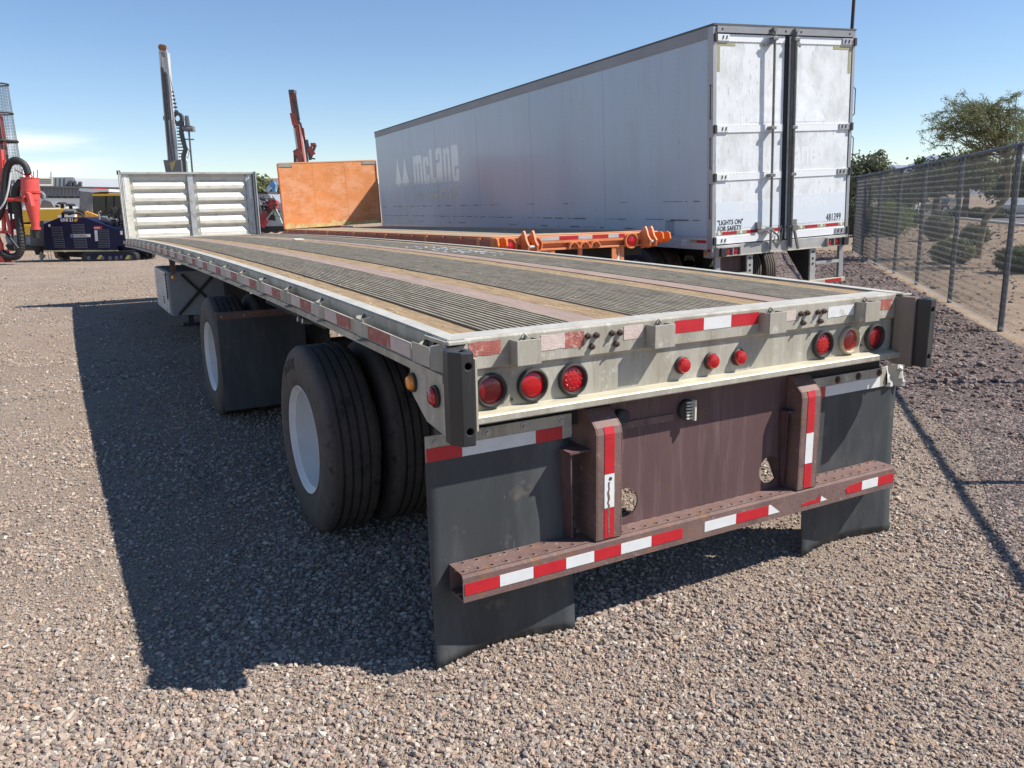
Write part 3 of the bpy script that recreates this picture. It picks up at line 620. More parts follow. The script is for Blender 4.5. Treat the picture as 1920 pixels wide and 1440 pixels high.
for yy, zc in ((1.765,.52),(4.83,.517)):
    for x, out in ((-.092,-1),(.245,-1)):
        if first is None: first = make_wheel(ft, (x,yy,zc), -1); w = first
        else:
            w = copy_tree(first, ft); w.location = (x,yy,zc)
    for x in (2.595,2.258):
        w = copy_tree(first, ft); w.location = (x,yy,zc); w.rotation_euler = (0,0,pi)
sidewall_letters(first, 'ADUS', .90, .165)
# running gear
for yy in (1.765,4.83):
    MB().tube([(.20,yy,.52),(2.30,yy,.52)], .065, 16).build('axle', steel_dark, ft, smooth=True)
    for x0, x1 in ((.52,.62),(1.88,1.98)):
        MB().tube([(x0,yy,.52),(x1,yy,.52)], .21, 24).build('brake_drum', steel_dark, ft, smooth=True)
    for x in (.74,1.76):
        MB().box(x-.04,x+.04,yy+.35,yy+.50,.45,1.0).build('hanger', maroon, ft)
        MB().bar((x,yy+.45,.55),(x,yy-.40,.50),.07,.09).build('trailing_arm', steel_dark, ft)
        MB().lathe([(.0005,.0),(.12,.01),(.14,.06),(.13,.12),(.14,.18),(.12,.22),(.0005,.23)], (x,yy-.35,.56), 'z', 20).build('air_spring', steel_dark, ft, smooth=True)
for x in (.76,1.74):
    MB().sweep([(x-.07,-.10),(x+.07,-.10),(x+.07,-.115),(x+.008,-.115),(x+.008,-.42),(x+.07,-.42),(x+.07,-.435),(x-.07,-.435),(x-.07,-.42),(x-.008,-.42),(x-.008,-.115),(x-.07,-.115)], [.13+i*1.42 for i in range(11)], zd).build('main_beam', maroon, ft)
y = .45
while y < 14.3:
    z = zd(y); MB().box(.056,2.444,y-.025,y+.025,z-.145,z-.062).build('cross_member', maroon, ft); y += .61
for x, y in ((.30,3.0),(.45,3.35)): MB().tube([(x,y-.5,1.02),(x,y+1.2,1.03)], .018, 8).build('air_line', steel_dark, ft)
for y in (2.62,2.74): MB().tube([(.17,y,1.06),(.23,y,1.05)], .018, 8).build('fitting', zinc, ft)
MB().tube([(1.0,7.2,.80),(1.5,7.2,.80)], .16, 20).build('air_tank', steel_dark, ft, smooth=True)
# tool box on the left
tb = MB().box(.11,1.05,9.22,10.72,.375,.965).build('tool_box', boxgrey, ft, bevel=.006)
D = MB().box(.088,.109,9.24,10.72,.395,.955)
for k in range(13): D.box(.080,.088,9.27,10.69,.405+.041*k,.425+.041*k)
D.build('tool_box_door', boxplate, tb, bevel=.002)
MB().box(.070,.088,9.75,9.83,.50,.60).build('latch', zinc, tb); MB().box(.072,.088,9.28,9.30,.60,.95).build('hinge', steel_dark, tb)
MB().bar((.27,9.19,.93),(.58,9.19,.58),.035,.012,(0,1,0)).build('brace', steel_dark, ft)
MB().bar((.68,9.20,.90),(.19,9.20,.39),.035,.012,(0,1,0)).build('brace', steel_dark, ft)
MB().box(.80,1.10,9.0,9.21,.25,1.15).build('battery_box', steel_dark, ft)
b = MB().prism([(.06,8.55,1.22),(.14,8.55,1.22),(.125,8.55,.98),(.075,8.55,.98)], (0,.01,0)).build('lamp_bracket', rust, ft)
MB().lathe([(.0005,-.03),(.022,-.028),(.026,0),(.026,.03),(.0005,.03)], (.10,8.54,.94), 'y', 14).build('lamp', amber, b, smooth=True)
# landing gear
for x in (.56,1.94):
    L_ = MB().box(x-.055,x+.055,10.95,11.06,.35,1.22).build('landing_leg', steel_dark, ft, bevel=.004)
    MB().box(x-.04,x+.04,10.965,11.045,.05,.40).build('inner_leg', steel_dark, L_)
    MB().prism([(x-.15,10.87,.02),(x+.15,10.87,.02),(x+.13,10.89,.045),(x-.13,10.89,.045)], (0,.26,0)).build('foot_pad', steel_dark, L_)
MB().bar((.56,11.0,.85),(1.94,11.0,.85),.05,.05).build('cross_shaft', steel_dark, ft)
# headboard at the nose
hy = 14.6; hz0, hz1 = 1.262, 2.478
H = MB().box(.03,2.515,hy+.10,hy+.115,hz0,hz1).build('headboard_back', hbw, ft)
for (x0, x1) in ((.20,1.20),(1.33,2.33)):
    pr = []; n = 5; z0 = hz0+.01; pitch = .222
    for k in range(n):
        z = z0+k*pitch
        pr += [(hy+.095,z-.024),(hy+.042,z+.010),(hy+.040,z+.068),(hy+.090,z+.165),(hy+.095,z+.172)]
    pr += [(hy+.095,hz1-.08)]
    vs = []; xs = [x0,x0+.05,x1-.05,x1]
    for xi, x in enumerate(xs):
        for y, z in pr: vs.append((x, y if xi in (1,2) else hy+.094, z))
    k = len(pr); fs = [(i*k+j,(i+1)*k+j,(i+1)*k+j+1,i*k+j+1) for i in range(3) for j in range(k-1)]
    MB().add(vs, fs).build('corrugated_panel', hbw, ft)
MB().box(.03,2.515,hy-.005,hy+.09,hz1-.035,hz1).build('top_frame', hbs, ft)
MB().box(.19,2.34,hy+.0,hy+.06,hz0-.004,hz0+.012).build('bottom_frame', hbw, ft)
MB().box(1.215,1.315,hy+.02,hy+.094,hz0,hz1-.036).build('centre_post', hbs, ft)
for s in (-1, 1):
    X = lambda x: mirror(x, s)+(.03 if s < 0 else .015)*0
    a, b = sorted((X(.075),X(.195)))
    MB().box(a,b,hy+.03,hy+.094,hz0,hz1-.036).build('side_post', hbs if s > 0 else hbw, ft)
    a, b = sorted((X(.012),X(.030)))
    MB().box(a,b,hy-.10,hy+.115,hz0,hz1+.01).build('wing_plate', hbw if s < 0 else hbs, ft)
    a, b = sorted((X(.040),X(.058)))
    MB().box(a,b,hy-.06,hy+.09,hz0,hz1-.02).build('wing_plate', hbs, ft)
    a, b = sorted((X(.10),X(.15)))
    MB().box(a,b,hy+.024,hy+.029,hz0+.7,hz1-.05).build('reflector_strip', whtape, ft)
MB().tube([(-.01,hy-.03,hz1-.01),(.05,hy-.03,hz1-.01)], .04, 10).build('cable_roller', steel_dark, ft)
embm = mat('embossed_letters', (.44,.43,.39), .6, 0, .1, 9)
sheet2 = MB().box(1.58,1.70,8.24,8.42,zd(8.3)+.002,zd(8.3)+.016).build('paper_scrap', mat('paper', (.72,.68,.56), .8))
tag(sheet2, 'crumpled cream scrap lying on the flatbed deck near the front', 'paper scrap')
Sp = MB(); st = random.Random(8)
for _ in range(90):
    x = 2.08+.16*st.gauss(0,1)*.6; y = 4.55+st.gauss(0,.45); z = zd(y)+.0005; q = st.uniform(.004,.02)
    if x > 2.27: continue
    Sp.add([(x+q*cos(k*pi/3)*st.uniform(.6,1.2),y+2.2*q*sin(k*pi/3)*st.uniform(.6,1.2),z) for k in range(6)], [(0,1,2,3,4,5)])
Sp.build('paint_splash', mat('pale_splash', (.60,.66,.72), .8), ft)['kind'] = 'stuff'
st = random.Random(4); Dm = MB()
for _ in range(420):
    u = st.random()**.6; y = .3+13.8*st.random(); x = .1+2.3*st.random(); z = zd(y)+.0; q = st.uniform(.0015,.004)
    Dm.add([(x-q,y-q*2,z),(x+q,y-q,z),(x+q*.5,y+q*2,z),(x,y,z+q)], [(0,1,3),(1,2,3),(2,0,3)])
tag(Dm.build('deck_litter', mat('wood_chips', (.50,.46,.38), .9)), 'fine pale chips and grit scattered over the flatbed deck', 'litter', kind='stuff')
# ================================================================== the white box trailer
BX = 6.968+.115*cos(.0735); BY = 6.384-.115*sin(.0735)
bt = thing('box_trailer', (BX,BY,0), 'tall white box trailer with closed rear doors, faded lettering on its long shaded side', 'box trailer', rz=-.0735, ry=RD(-1.9))
wht_shade = mat('box_side_shaded_white', (.41,.485,.585), .33, 0, .07, 1.2, (1,.4,.15), .02, 4, [((.40,.43,.48), .5, .75, 3, (1,.5,.12)), ((.33,.34,.36), .64, .74, 8, (1,1.2,.25))], coat=.12)  # white paint darkened and blued: shade and sky tint put into the colour
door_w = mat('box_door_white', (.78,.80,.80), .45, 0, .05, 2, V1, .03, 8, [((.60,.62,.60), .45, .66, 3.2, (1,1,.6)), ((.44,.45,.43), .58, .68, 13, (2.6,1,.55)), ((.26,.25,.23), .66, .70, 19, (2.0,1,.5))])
door_c = mat('box_door_clean', (.70,.755,.80), .4, 0, .03, 3)
railg = mat('box_rail_grey', (.27,.27,.28), .5, .2, .12, 3, (1,.3,1))
postg = mat('box_post_grey', (.36,.36,.37), .45, .25, .12, 3, (1,1,.3), .03, 60, [((.22,.19,.17), .6, .78, 6, V1)])
drk = mat('box_dark_gasket', (.02,.02,.02), .7)
rodm = mat('lock_rod', (.20,.20,.19), .5, .3, .25, 12)
silv = mat('box_sill', (.42,.41,.385), .5, .25, .16, 5, V1, .08, 60, [((.22,.19,.15), .6, .75, 9, V1)])
BW, BL, BT = 2.545, 17.05, 4.075
np_ = 12; pitch = (BL-.12)/np_
rivm = mat('rivets', (.20,.20,.22), .5, .2)
for k in range(np_):
    y0 = .10+k*pitch
    a_off = 0. if k % 2 else .0015
    pz = MB().box(-.001-a_off,.02,y0+.0012,y0+pitch-.0012,1.235,3.905).build('side_panel', wht_shade, bt)
    R_ = MB()
    for yy in (y0+.03, y0+pitch*.5):
        for j in range(34):
            z = 1.28+j*.0775; r = .006
            R_.add([(-.001-a_off,yy-r,z-r),(-.001-a_off,yy+r,z-r),(-.001-a_off,yy+r,z+r),(-.001-a_off,yy-r,z+r),(-.006-a_off,yy,z)], [(0,1,4),(1,2,4),(2,3,4),(3,0,4)])
    R_.build('rivets', rivm, pz)['kind'] = 'stuff'
MB().box(BW-.02,BW,.10,BL,1.235,3.905).build('far_side', wht_shade, bt)
MB().box(.02,BW-.02,BL-.03,BL,1.05,3.98).build('front_wall', wht_shade, bt)
MB().box(-.012,.03,.10,BL,3.905,4.055).build('top_rail', railg, bt); MB().box(BW-.03,BW+.012,.10,BL,3.905,4.055).build('top_rail', railg, bt)
MB().box(-.016,BW+.016,-.02,BL+.01,4.056,4.082).build('roof', mat('roof_edge', (.08,.08,.08), .6), bt)
MB().box(-.012,.03,.10,BL,1.06,1.232).build('bottom_rail', mat('box_bottom_rail', (.54,.55,.57), .35, .1, .08, 3), bt); MB().box(BW-.03,BW+.01,.10,BL,1.0,1.232).build('bottom_rail', railg, bt)
R_ = MB()
for j in range(110):
    for z in (1.10,1.21,3.93):
        y = .2+j*.152; r = .006
        R_.add([(-.012,y-r,z-r),(-.012,y+r,z-r),(-.012,y+r,z+r),(-.012,y-r,z+r),(-.018,y,z)], [(0,1,4),(1,2,4),(2,3,4),(3,0,4)])
R_.build('rivets', rivm, bt)['kind'] = 'stuff'
MB().box(.03,BW-.03,.06,BL-.04,1.08,1.20).build('floor', steel_dark, bt)
MB().prism([(-.022,-.01,.97),(.035,-.01,.97),(.035,-.01,4.05),(-.022,-.01,4.05)], (0,.115,0)).build('corner_post', postg, bt, bevel=.004)
MB().prism([(BW-.035,-.01,.97),(BW+.022,-.01,.97),(BW+.022,-.01,4.05),(BW-.035,-.01,4.05)], (0,.115,0)).build('corner_post', postg, bt, bevel=.004)
hd = MB().box(.036,BW-.036,-.03,.08,3.965,4.050).build('header', railg, bt)
for x in (.12,.93,1.22,1.50,2.42): MB().lathe([(.014,0),(.014,-.004),(.0003,-.005)], (x,-.03,4.01), 'y', 10).build('clearance_lamp', drk, hd)
door0 = .045; mid = 1.262; door1 = BW-.045
dz0, dz1 = 1.13, 3.955
for k, (x0, x1) in enumerate(((door0, mid-.032),(mid+.045, door1))):
    d = MB().box(x0,x1,.0,.045,dz0,dz1).build('door', door_w, bt, bevel=.003)
    for z0, z1 in ((3.855,3.950),(2.665,2.765),(2.015,2.115),(dz0+.004,1.235)):
        bnd = MB().box(x0+.002,x1-.002,-.009,-.001,z0,z1).build('door_band', mat('door_band_white', (.80,.81,.81), .4, 0, .04, 4), d, bevel=.002)
        hx0, hx1 = (x0-.03,x0+.20) if k == 0 else (x1-.20,x1+.06)
        hg = MB().box(hx0,hx1,-.022,-.010,z0+.006,z1-.006).build('hinge', postg if k else door_w, d, bevel=.002)
        ex = x0-.05 if k == 0 else x1+.02
        MB().box(ex,ex+.04,-.04,.06,z0-.005,z1+.005).build('hinge_butt', steel_dark, d)
        for bxp in ((x0+.09,x0+.15) if k == 0 else (x1-.15,x1-.08)): MB().bar((bxp,-.024,z0+.03),(bxp+.01,-.024,z0+.075),.012,.012).build('hinge_bolt', steel_dark, d)
        rv = MB()
        for j in range(int((x1-x0)/.055)):
            xx = x0+.03+j*.055
            for zz in (z0+.004,z1-.004): rv.add([(xx-.006,-.010,zz-.004),(xx+.006,-.010,zz-.004),(xx+.006,-.010,zz+.004),(xx-.006,-.010,zz+.004),(xx,-.014,zz)], [(0,1,4),(1,2,4),(2,3,4),(3,0,4)])
        rv.build('rivets', postg, bnd)['kind'] = 'stuff'
    MB().box(x0+.006,x1-.006,-.0025,-.0005,1.34,1.72 if k == 0 else 1.76).build('clean_panel', door_c, d)
gk = MB().box(mid-.031,mid+.044,-.012,.04,dz0,dz1).build('door_gasket', drk, bt)
# lock rods with cams and handles
for x, nm in ((.985,0),(1.375,1)):
    rd = MB().tube([(x,-.075,1.0),(x,-.075,4.0)], .019, 10).build('lock_rod', rodm, bt, smooth=True)
    for z in (3.90,2.715,2.06,1.30): MB().box(x-.045,x+.045,-.10,-.010,z-.022,z+.022).build('rod_guide', rodm, rd, bevel=.004)
    MB().prism([(x,-.07,3.93),(x+(-.17 if nm == 0 else .12),-.03,3.83),(x+(-.15 if nm == 0 else .10),-.03,3.80),(x,-.07,3.84)], (0,-.02,0)).build('rod_cam', rodm, rd)
    MB().box(x-.03,x+.03,-.09,.0,4.0,4.04).build('rod_keeper', rodm, rd)
MB().box(1.34,1.405,-.06,-.012,dz0-.1,3.98).build('door_edge', mat('door_edge_metal', (.22,.22,.20), .5, .3), bt)
MB().bar((.99,-.10,1.30),(.72,-.11,1.285),.03,.03).bar((.99,-.10,1.26),(.80,-.10,1.235),.02,.025).build('lock_handle', rodm, bt)
MB().tube([(.99,-.09,1.28),(1.10,-.10,1.20),(1.13,-.10,1.10),(1.08,-.10,1.02)], .016, 8).build('lock_chain', rodm, bt)
MB().tube([(1.20,-.06,1.33),(1.12,-.06,1.20),(1.20,-.06,1.10),(1.22,-.06,1.30)], .008, 6).build('wire_loop', rodm, bt)
MB().bar((1.39,-.10,1.31),(1.48,-.11,.98),.035,.03).build('lock_handle', rodm, bt); MB().box(1.36,1.46,-.12,-.02,1.25,1.33).build('handle_hub', rodm, bt); MB().box(.76,.83,-.05,-.0,1.31,1.41).build('handle_catch', rodm, bt); MB().box(1.43,1.50,-.05,-.0,1.31,1.41).build('handle_catch', rodm, bt)
Sc = MB(); sr = random.Random(3)
for zz, den in ((1.74,.55),(1.47,.8),(1.32,.35)):
    y = .3
    while y < BL-.3:
        l = sr.uniform(.04,.5)
        if sr.random() < den: Sc.box(-.0040,-.0030,y,y+l,zz+sr.uniform(-.006,.006),zz+sr.uniform(.009,.016))
        y += l+sr.uniform(.02,.2)
Sc.build('scuff_line', mat('scuff', (.12,.12,.13), .7), bt)['kind'] = 'stuff'
# tape, lettering and numbers on the doors
redb = mat('box_red_tape', (.42,.015,.02), .4, 0, .08, 12); olv = mat('box_olive_tape', (.36,.33,.17), .5, 0, .06, 10); blk = mat('black_lettering', (.015,.015,.016), .5)
xs = [(.06,.16,'o'),(.16,.42,'r'),(.42,.60,'o'),(.60,.95,'r'),(.95,1.05,'w'),(1.05,1.10,'o'),(1.10,1.225,'r'),(1.41,1.50,'r'),(1.58,1.70,'o'),(1.70,1.95,'r'),(1.95,2.12,'o'),(2.12,2.37,'r'),(2.37,2.49,'o')]
for x0, x1, c in xs:
    if c == 'w': continue
    MB().box(x0+.001,x1-.001,-.0045,-.0028,1.262,1.306).build('reflective_tape', redb if c == 'r' else olv, bt)
for x in (.11,.50,1.63,2.03,2.43): MB().lathe([(.0003,-.0062),(.022,-.006),(.022,-.0047)], (x,0,1.284), 'y', 12).build('tape_seal', whtape, bt)
text('sign_text', '"LIGHTS ON"', blk, bt, (.075,-.005,1.405), (RD(90),0,0), .098, .80, .0008, .0004)
text('sign_text', 'FOR SAFETY', blk, bt, (.080,-.005,1.320), (RD(90),0,0), .098, .80, .0008, .0004)
text('trailer_number', '481399', blk, bt, (2.12,-.005,1.350), (RD(90),0,0), .150, .60, .0008, .0, 'LEFT', 1.12)
ghost = mat('ghost_white', (.785,.80,.805), .45, 0, .03, 8)
text('ghost_text', 'DIST', ghost, bt, (.46,-.0028,1.575), (RD(90),0,0), .185, 1.02, .0002, .006); text('ghost_text', 'UTION', ghost, bt, (1.52,-.0028,1.585), (RD(90),0,0), .185, 1.02, .0002, .006)
text('ghost_text', 'mc', ghost, bt, (.50,-.0006,2.20), (RD(90),0,0), .52, .62, .0002, .010); text('ghost_text', 'ane', ghost, bt, (1.45,-.0006,2.20), (RD(90),0,0), .52, .62, .0002, .010)
for pts in ([(.60,2.80),(1.16,2.80),(1.16,3.55)], [(1.46,2.80),(2.05,2.80),(1.56,3.62)]):
    MB().prism([(x,-.0012,z) for x, z in pts], (0,.0006,0)).build('ghost_triangle', mat('ghost_dim', (.80,.82,.83), .42), bt)
for poly in ([(.06,3.84),(.36,3.84),(.36,3.80),(.10,3.80),(.10,3.47),(.06,3.47)], [(2.14,3.84),(2.485,3.84),(2.485,3.47),(2.44,3.47),(2.44,3.795),(2.14,3.795)]):
    MB().prism([(x,-.0030,z) for x, z in poly], (0,.0018,0)).build('tape_corner', olv, bt)
for x in (-.035, BW+.03):
    for z0, z1 in ((2.85,3.30),(2.18,2.60),(1.50,1.98)):
        MB().tube([(x,.03,z1),(x+(.035 if x > 1 else -.02),.0,z1-.05),(x+(.035 if x > 1 else -.02),.0,z0+.05),(x,.03,z0)], .008, 6).build('door_holdback', steel_dark, bt)
# rear sill with light boxes
sil = MB().box(.036,BW-.036,-.03,.09,.955,dz0-.012).build('rear_sill', silv, bt, bevel=.004)
MB().box(.036,BW-.036,-.036,-.031,.955,.972).build('sill_lip', mat('sill_lip_pale', (.55,.53,.45), .5), sil)
for x0, side in ((.045,0),(2.10,1)):
    lb = MB(); x1 = x0+.40
    lb.box(x0,x1,-.075,-.031,1.082,1.095).box(x0,x1,-.075,-.031,.962,.973).box(x0,x0+.012,-.075,-.031,.973,1.082).box(x1-.012,x1,-.075,-.031,.973,1.082)
    xx = (x0+.12,x0+.26) if side == 0 else (x0+.14,x0+.28)
    for q in xx: lb.box(q-.005,q+.005,-.075,-.031,.973,1.082)
    L_ = lb.build('light_box', silv, bt)
    cs = (x0+.19,x0+.325) if side == 0 else (x0+.07,x0+.21)
    for q in cs: MB().lathe([(.053,0),(.053,-.012),(.04,-.018),(.0004,-.020)], (q,-.034,1.028), 'y', 22).build('tail_light', redlens, L_, smooth=True)
    bxx = (x0+.015,x0+.112) if side == 0 else (x0+.288,x0+.385)
    MB().box(bxx[0],bxx[1],-.12,-.031,.968,1.09).build('dock_bumper', bumper_rubber, bt, bevel=.006)
# underride guard
for x, s in ((.62,0),(1.83,1)):
    gp = MB().prism([(x,.0,.953),(x+.11,.0,.953),(x+.11,.0,.46),(x,.0,.46)], (0,.03,0)).build('guard_post', silv, bt, bevel=.006)
    MB().prism([(x-.01,.03,.953),(x-.01,.55,.953),(x-.01,.12,.47),(x-.01,.03,.47)], (.012,0,0)).build('guard_web', steel_dark, gp)
    for z in (.90,.80,.72): MB().lathe([(.018,0),(.018,-.004),(.0003,-.006)], (x+.055,0,z), 'y', 10).build('hole', drk, gp)
    if s == 0: MB().box(.13,.62,.12,.14,.50,.953).build('guard_panel', maroon, gp)
for x in (.05,2.42): MB().box(x,x+.09,.0,.05,.47,.953).build('guard_leg', postg, bt, bevel=.006)
MB().box(1.945,2.42,-.0,.03,.70,.745).build('step', silv, bt); MB().box(.14,.62,.0,.03,.66,.70).build('step', silv, bt)
ub = MB().box(.03,2.53,-.03,.05,.40,.465).build('guard_bar', mat('guard_olive', (.44,.40,.29), .6, 0, .1, 9), bt, bevel=.006)
MB().box(2.12,2.45,-.032,-.0305,.408,.458).build('reflective_tape', redb, ub); MB().box(.30,.62,-.032,-.0305,.408,.458).build('reflective_tape', redb, ub)
# side tape, marker and paper holder
for y0, y1, z0, z1, mm in ((.03+.10,.36,1.155,1.195,redb),(.37,.52,1.155,1.195,olv),(.60,.72,1.155,1.195,whtape),(.60,.72,1.105,1.14,whtape)):
    MB().box(-.0148,-.0130,y0,y1,z0,z1).build('reflective_tape', mm, bt)
MB().box(-.0240,-.0225,.02,.09,1.03,1.075).build('reflective_tape', redb, bt)
ph = MB()
for k in range(7): ph.bar((-.012,.92+.035*k,1.26),(-.012,.92+.035*k,1.46),.003,.003)
ph.bar((-.012,.91,1.26),(-.012,1.14,1.26),.006,.006).bar((-.012,.91,1.46),(-.012,1.14,1.46),.006,.006)
ph.build('paper_holder', steel_dark, bt)
MB().lathe([(.0005,-.012),(.022,-.010),(.024,0)], (.10,.28,.985), 'x', 12).build('side_marker', amber, bt); MB().box(.10,.14,.12,.34,.93,1.05).build('marker_bracket', silv, bt)
# logo on the long side: two conifers, the name, a second line
logom = mat('logo_grey', (.60,.65,.72), .3, 0, .02, 2, V1, 0, 60, None, .4); logoo = mat('logo_tan', (.58,.54,.48), .35, 0, .2, 6)
rotS = (RD(90),0,RD(-90))
for yc in (14.85,14.15):
    w = .34
    MB().prism([(-.0045,y,z) for y, z in [(yc+w,2.40),(yc+.10,2.42),(yc+.05,2.33),(yc-.05,2.33),(yc-.10,2.42),(yc-w,2.40),(yc-.12,2.82),(yc,3.22),(yc+.12,2.82)]], (.0018,0,0)).build('logo_tree', logom, bt)
# hand-built condensed letters: polygons in (u, v), u to the right as read
LET = {'m': [[(0,0),(.28,0),(.28,.72),(.42,.72),(.42,0),(.70,0),(.70,.72),(.84,.72),(.84,0),(1.12,0),(1.12,.9),(1.02,1),(.30,1),(.22,.94),(.2,1),(0,1)]],
 'c': [[(0,.06),(.08,0),(.62,0),(.70,.06),(.70,.30),(.42,.30),(.42,.16),(.28,.16),(.28,.74),(.42,.74),(.42,.60),(.70,.60),(.70,.84),(.62,.9),(.08,.9),(0,.84)]],
 'L': [[(0,0),(.68,0),(.68,.18),(.30,.18),(.30,1.12),(0,1.12)]],
 'a': [[(0,.1),(.08,0),(.70,0),(.70,1.02),(.62,1.1),(.08,1.1),(0,1.02),(0,.74),(.28,.74),(.28,.92),(.42,.92),(.42,.64),(.08,.64),(0,.56)]],
 'n': [[(0,0),(.28,0),(.28,.88),(.42,.88),(.42,0),(.70,0),(.70,1.0),(.62,1.06),(.32,1.06),(.22,1.0),(.2,1.06),(0,1.06)]],
 'e': [[(0,.08),(.08,0),(.62,0),(.70,.08),(.70,.36),(.42,.36),(.42,.16),(.28,.16),(.28,.46),(.70,.46),(.70,1.02),(.62,1.1),(.08,1.1),(0,1.02)]]}
u = 0; tot = 1.12+.14+.70+.12+.68+.06+.70+.14+.70+.14+.70; sc_ = (13.35-9.80)/tot
for ch, adv in (('m',1.26),('c',.82),('L',.74),('a',.84),('n',.84),('e',.70)):
    for poly in LET[ch]: MB().prism([(-.0045, 13.35-(u+a)*sc_, 2.34+b*.78) for a, b in poly], (.0018,0,0)).build('logo_letter', logom, bt)
    u += adv
text('logo_line', 'DISTRIBUTION', logoo, bt, (-.0048,13.2,1.90), rotS, .34, 1.42, .0006, .004)
# wheels and legs in the shade
for yy in (2.0,3.3):
    MB().tube([(.2,yy,.52),(2.35,yy,.52)], .06, 12).build('axle', steel_dark, bt)
    for x in (.0,.33,2.55-.33,2.55):
        w = copy_tree(first, bt); w.location = (x,yy,.52-.02*x)
        for q in [o for o in bpy.data.objects if o.parent == w and o.name.startswith('sidewall')]: bpy.data.objects.remove(q)
        if x > 1.2: w.rotation_euler = (0,0,pi)
for x in (.5,2.05): MB().box(x-.06,x+.06,12.9,13.02,.0,1.06).build('landing_leg', steel_dark, bt)
for x in (.8,1.7): MB().box(x-.05,x+.05,.7,5.6,.85,1.06).build('slider_rail', steel_dark, bt)

# ================================================================== the orange flatbed
ot = thing('flatbed_trailer', (3.70,6.75,0), 'orange flatbed trailer with brown plank deck and plywood front wall, parked beside the box trailer', 'flatbed trailer', rz=-.0226)
ora = mat('orange_paint', (.66,.225,.085), .55, 0, .14, 4, V1, .05, 40, [((.45,.13,.05), .58, .75, 6, V1), ((.30,.24,.18), .68, .76, 14, V1)])
oraL = mat('orange_paint_sunlit', (.72,.34,.17), .6, 0, .1, 4, V1, .04, 40, [((.34,.27,.19), .64, .76, 9, V1)])  # paler copy of the orange paint, sunlight put into the colour
ply = mat('orange_plywood', (.74,.27,.085), .7, 0, .12, 2.2, (1,1,.8), .1, 30, [((.80,.36,.18), .45, .60, 2.6, (1,1,1.6)), ((.40,.19,.09), .60, .66, 16, (.35,1,2.2)), ((.50,.40,.18), .63, .69, 5, (3.2,1,.6)), ((.30,.17,.09), .645, .67, 34, (.5,1,1.2))])
plyworn = mat('bare_plywood', (.62,.46,.20), .8, 0, .25, 9, V1, .1, 30)
def zo(y): return 1.352-.0093*y+.004*sin(pi*y/12)
YO = [i*1.2 for i in range(11)]
OWD = mat('old_planks', (.36,.285,.19), .85, 0, .25, 5, (8,.8,1), .4, 50, [((.16,.12,.08), .56, .72, 8, (6,.7,1)), ((.50,.42,.30), .56, .72, 10, (4,.8,1))])
n = 12; w = (2.40)/n
for k in range(n): MB().sweep([(.10+k*w+.004,-.04),(.10+(k+1)*w-.004,-.04),(.10+(k+1)*w-.004,random.uniform(-.004,0)),(.10+k*w+.004,random.uniform(-.004,0))], [.16]+YO[1:], zo).build('deck_plank', OWD, ot)
for x0, x1 in ((.03,.098),(2.502,2.57)): MB().sweep([(x0,-.15),(x1,-.15),(x1,.004),(x0,.004)], YO, zo).build('side_rail', ora, ot)
orr = mat('orange_red_side', (.40,.10,.055), .6, 0, .15, 5)
for s in (0,1):
    X = (lambda x: x) if s == 0 else (lambda x: 2.6-x)
    MB().sweep([(X(-.01),-.035),(X(.0),-.035),(X(.0),-.12),(X(-.01),-.12)], YO, zo).build('rub_rail', orr, ot)
    for k in range(19):
        y = .4+k*.62; z = zo(y)
        P = MB().box(min(X(-.012),X(.03)), max(X(-.012),X(.03)), y-.05, y+.05, z-.125, z-.015); P.build('stake_pocket', orr if k % 3 else ora, ot)
MB().sweep([(.06,-.34),(2.54,-.34),(2.54,-.15),(.06,-.15)], [.3,11.8], zo).build('frame', steel_dark, ot)
rs = MB().prism([(.0,y,z) for y, z in [(.16,1.352),(.0,1.352),(-.01,1.342),(-.01,1.245),(.05,1.235),(.05,1.185),(-.01,1.178),(-.01,1.155),(.16,1.155)]], (2.6,0,0)).build('rear_sill', ora, ot, bevel=.003)
MB().box(.02,2.5,-.008,.158,1.3535,1.358).build('sill_top', oraL, ot)
grt = mat('orange_grey_tape', (.44,.44,.43), .5)
for x0, x1, c in ((.70,.98,'w'),(.98,1.28,'r'),(1.28,1.50,'w'),(1.50,1.76,'r'),(1.76,1.93,'w'),(1.93,2.03,'r')):
    MB().box(x0,x1,-.0125,-.0105,1.285,1.332).build('reflective_tape', redb if c == 'r' else grt, rs)
for x in (1.19,1.36,1.53):
    a = [(x+.075*cos(q*pi/8), -.012, 1.17+.085*sin(q*pi/8)) for q in range(9)]
    g = MB().prism([(x+.055*cos(q*pi/8), .02, 1.165+.070*sin(q*pi/8)) for q in range(9)], (0,-.03,0)).build('lamp_guard', ora, ot)
    H_ = MB()
    o_ = [(x+.080*cos(q*pi/8), 1.168+.088*sin(q*pi/8)) for q in range(9)]; i_ = [(x+.066*cos(q*pi/8), 1.168+.074*sin(q*pi/8)) for q in range(9)]
    for q in range(8): H_.prism([(o_[q][0],-.06,o_[q][1]),(o_[q+1][0],-.06,o_[q+1][1]),(i_[q+1][0],-.06,i_[q+1][1]),(i_[q][0],-.06,i_[q][1])], (0,.06,0))
    H_.build('hood', ora, g)
    MB().lathe([(.012,0),(.012,-.004),(.0003,-.004)], (x,-.011,1.195), 'y', 8).build('hole', drk, g)
for x in (.22,.60,2.12):
    g = MB().lathe([(.105,0),(.105,-.045),(.092,-.045),(.085,-.012),(.0005,-.012)], (x,-.012,1.235), 'y', 28).build('tail_light', ora, ot, smooth=True)
    MB().lathe([(.064,-.012),(.064,-.03),(.05,-.036),(.0005,-.040)], (x+.004,-.012,1.232), 'y', 26).build('lens', redlens, g, smooth=True)
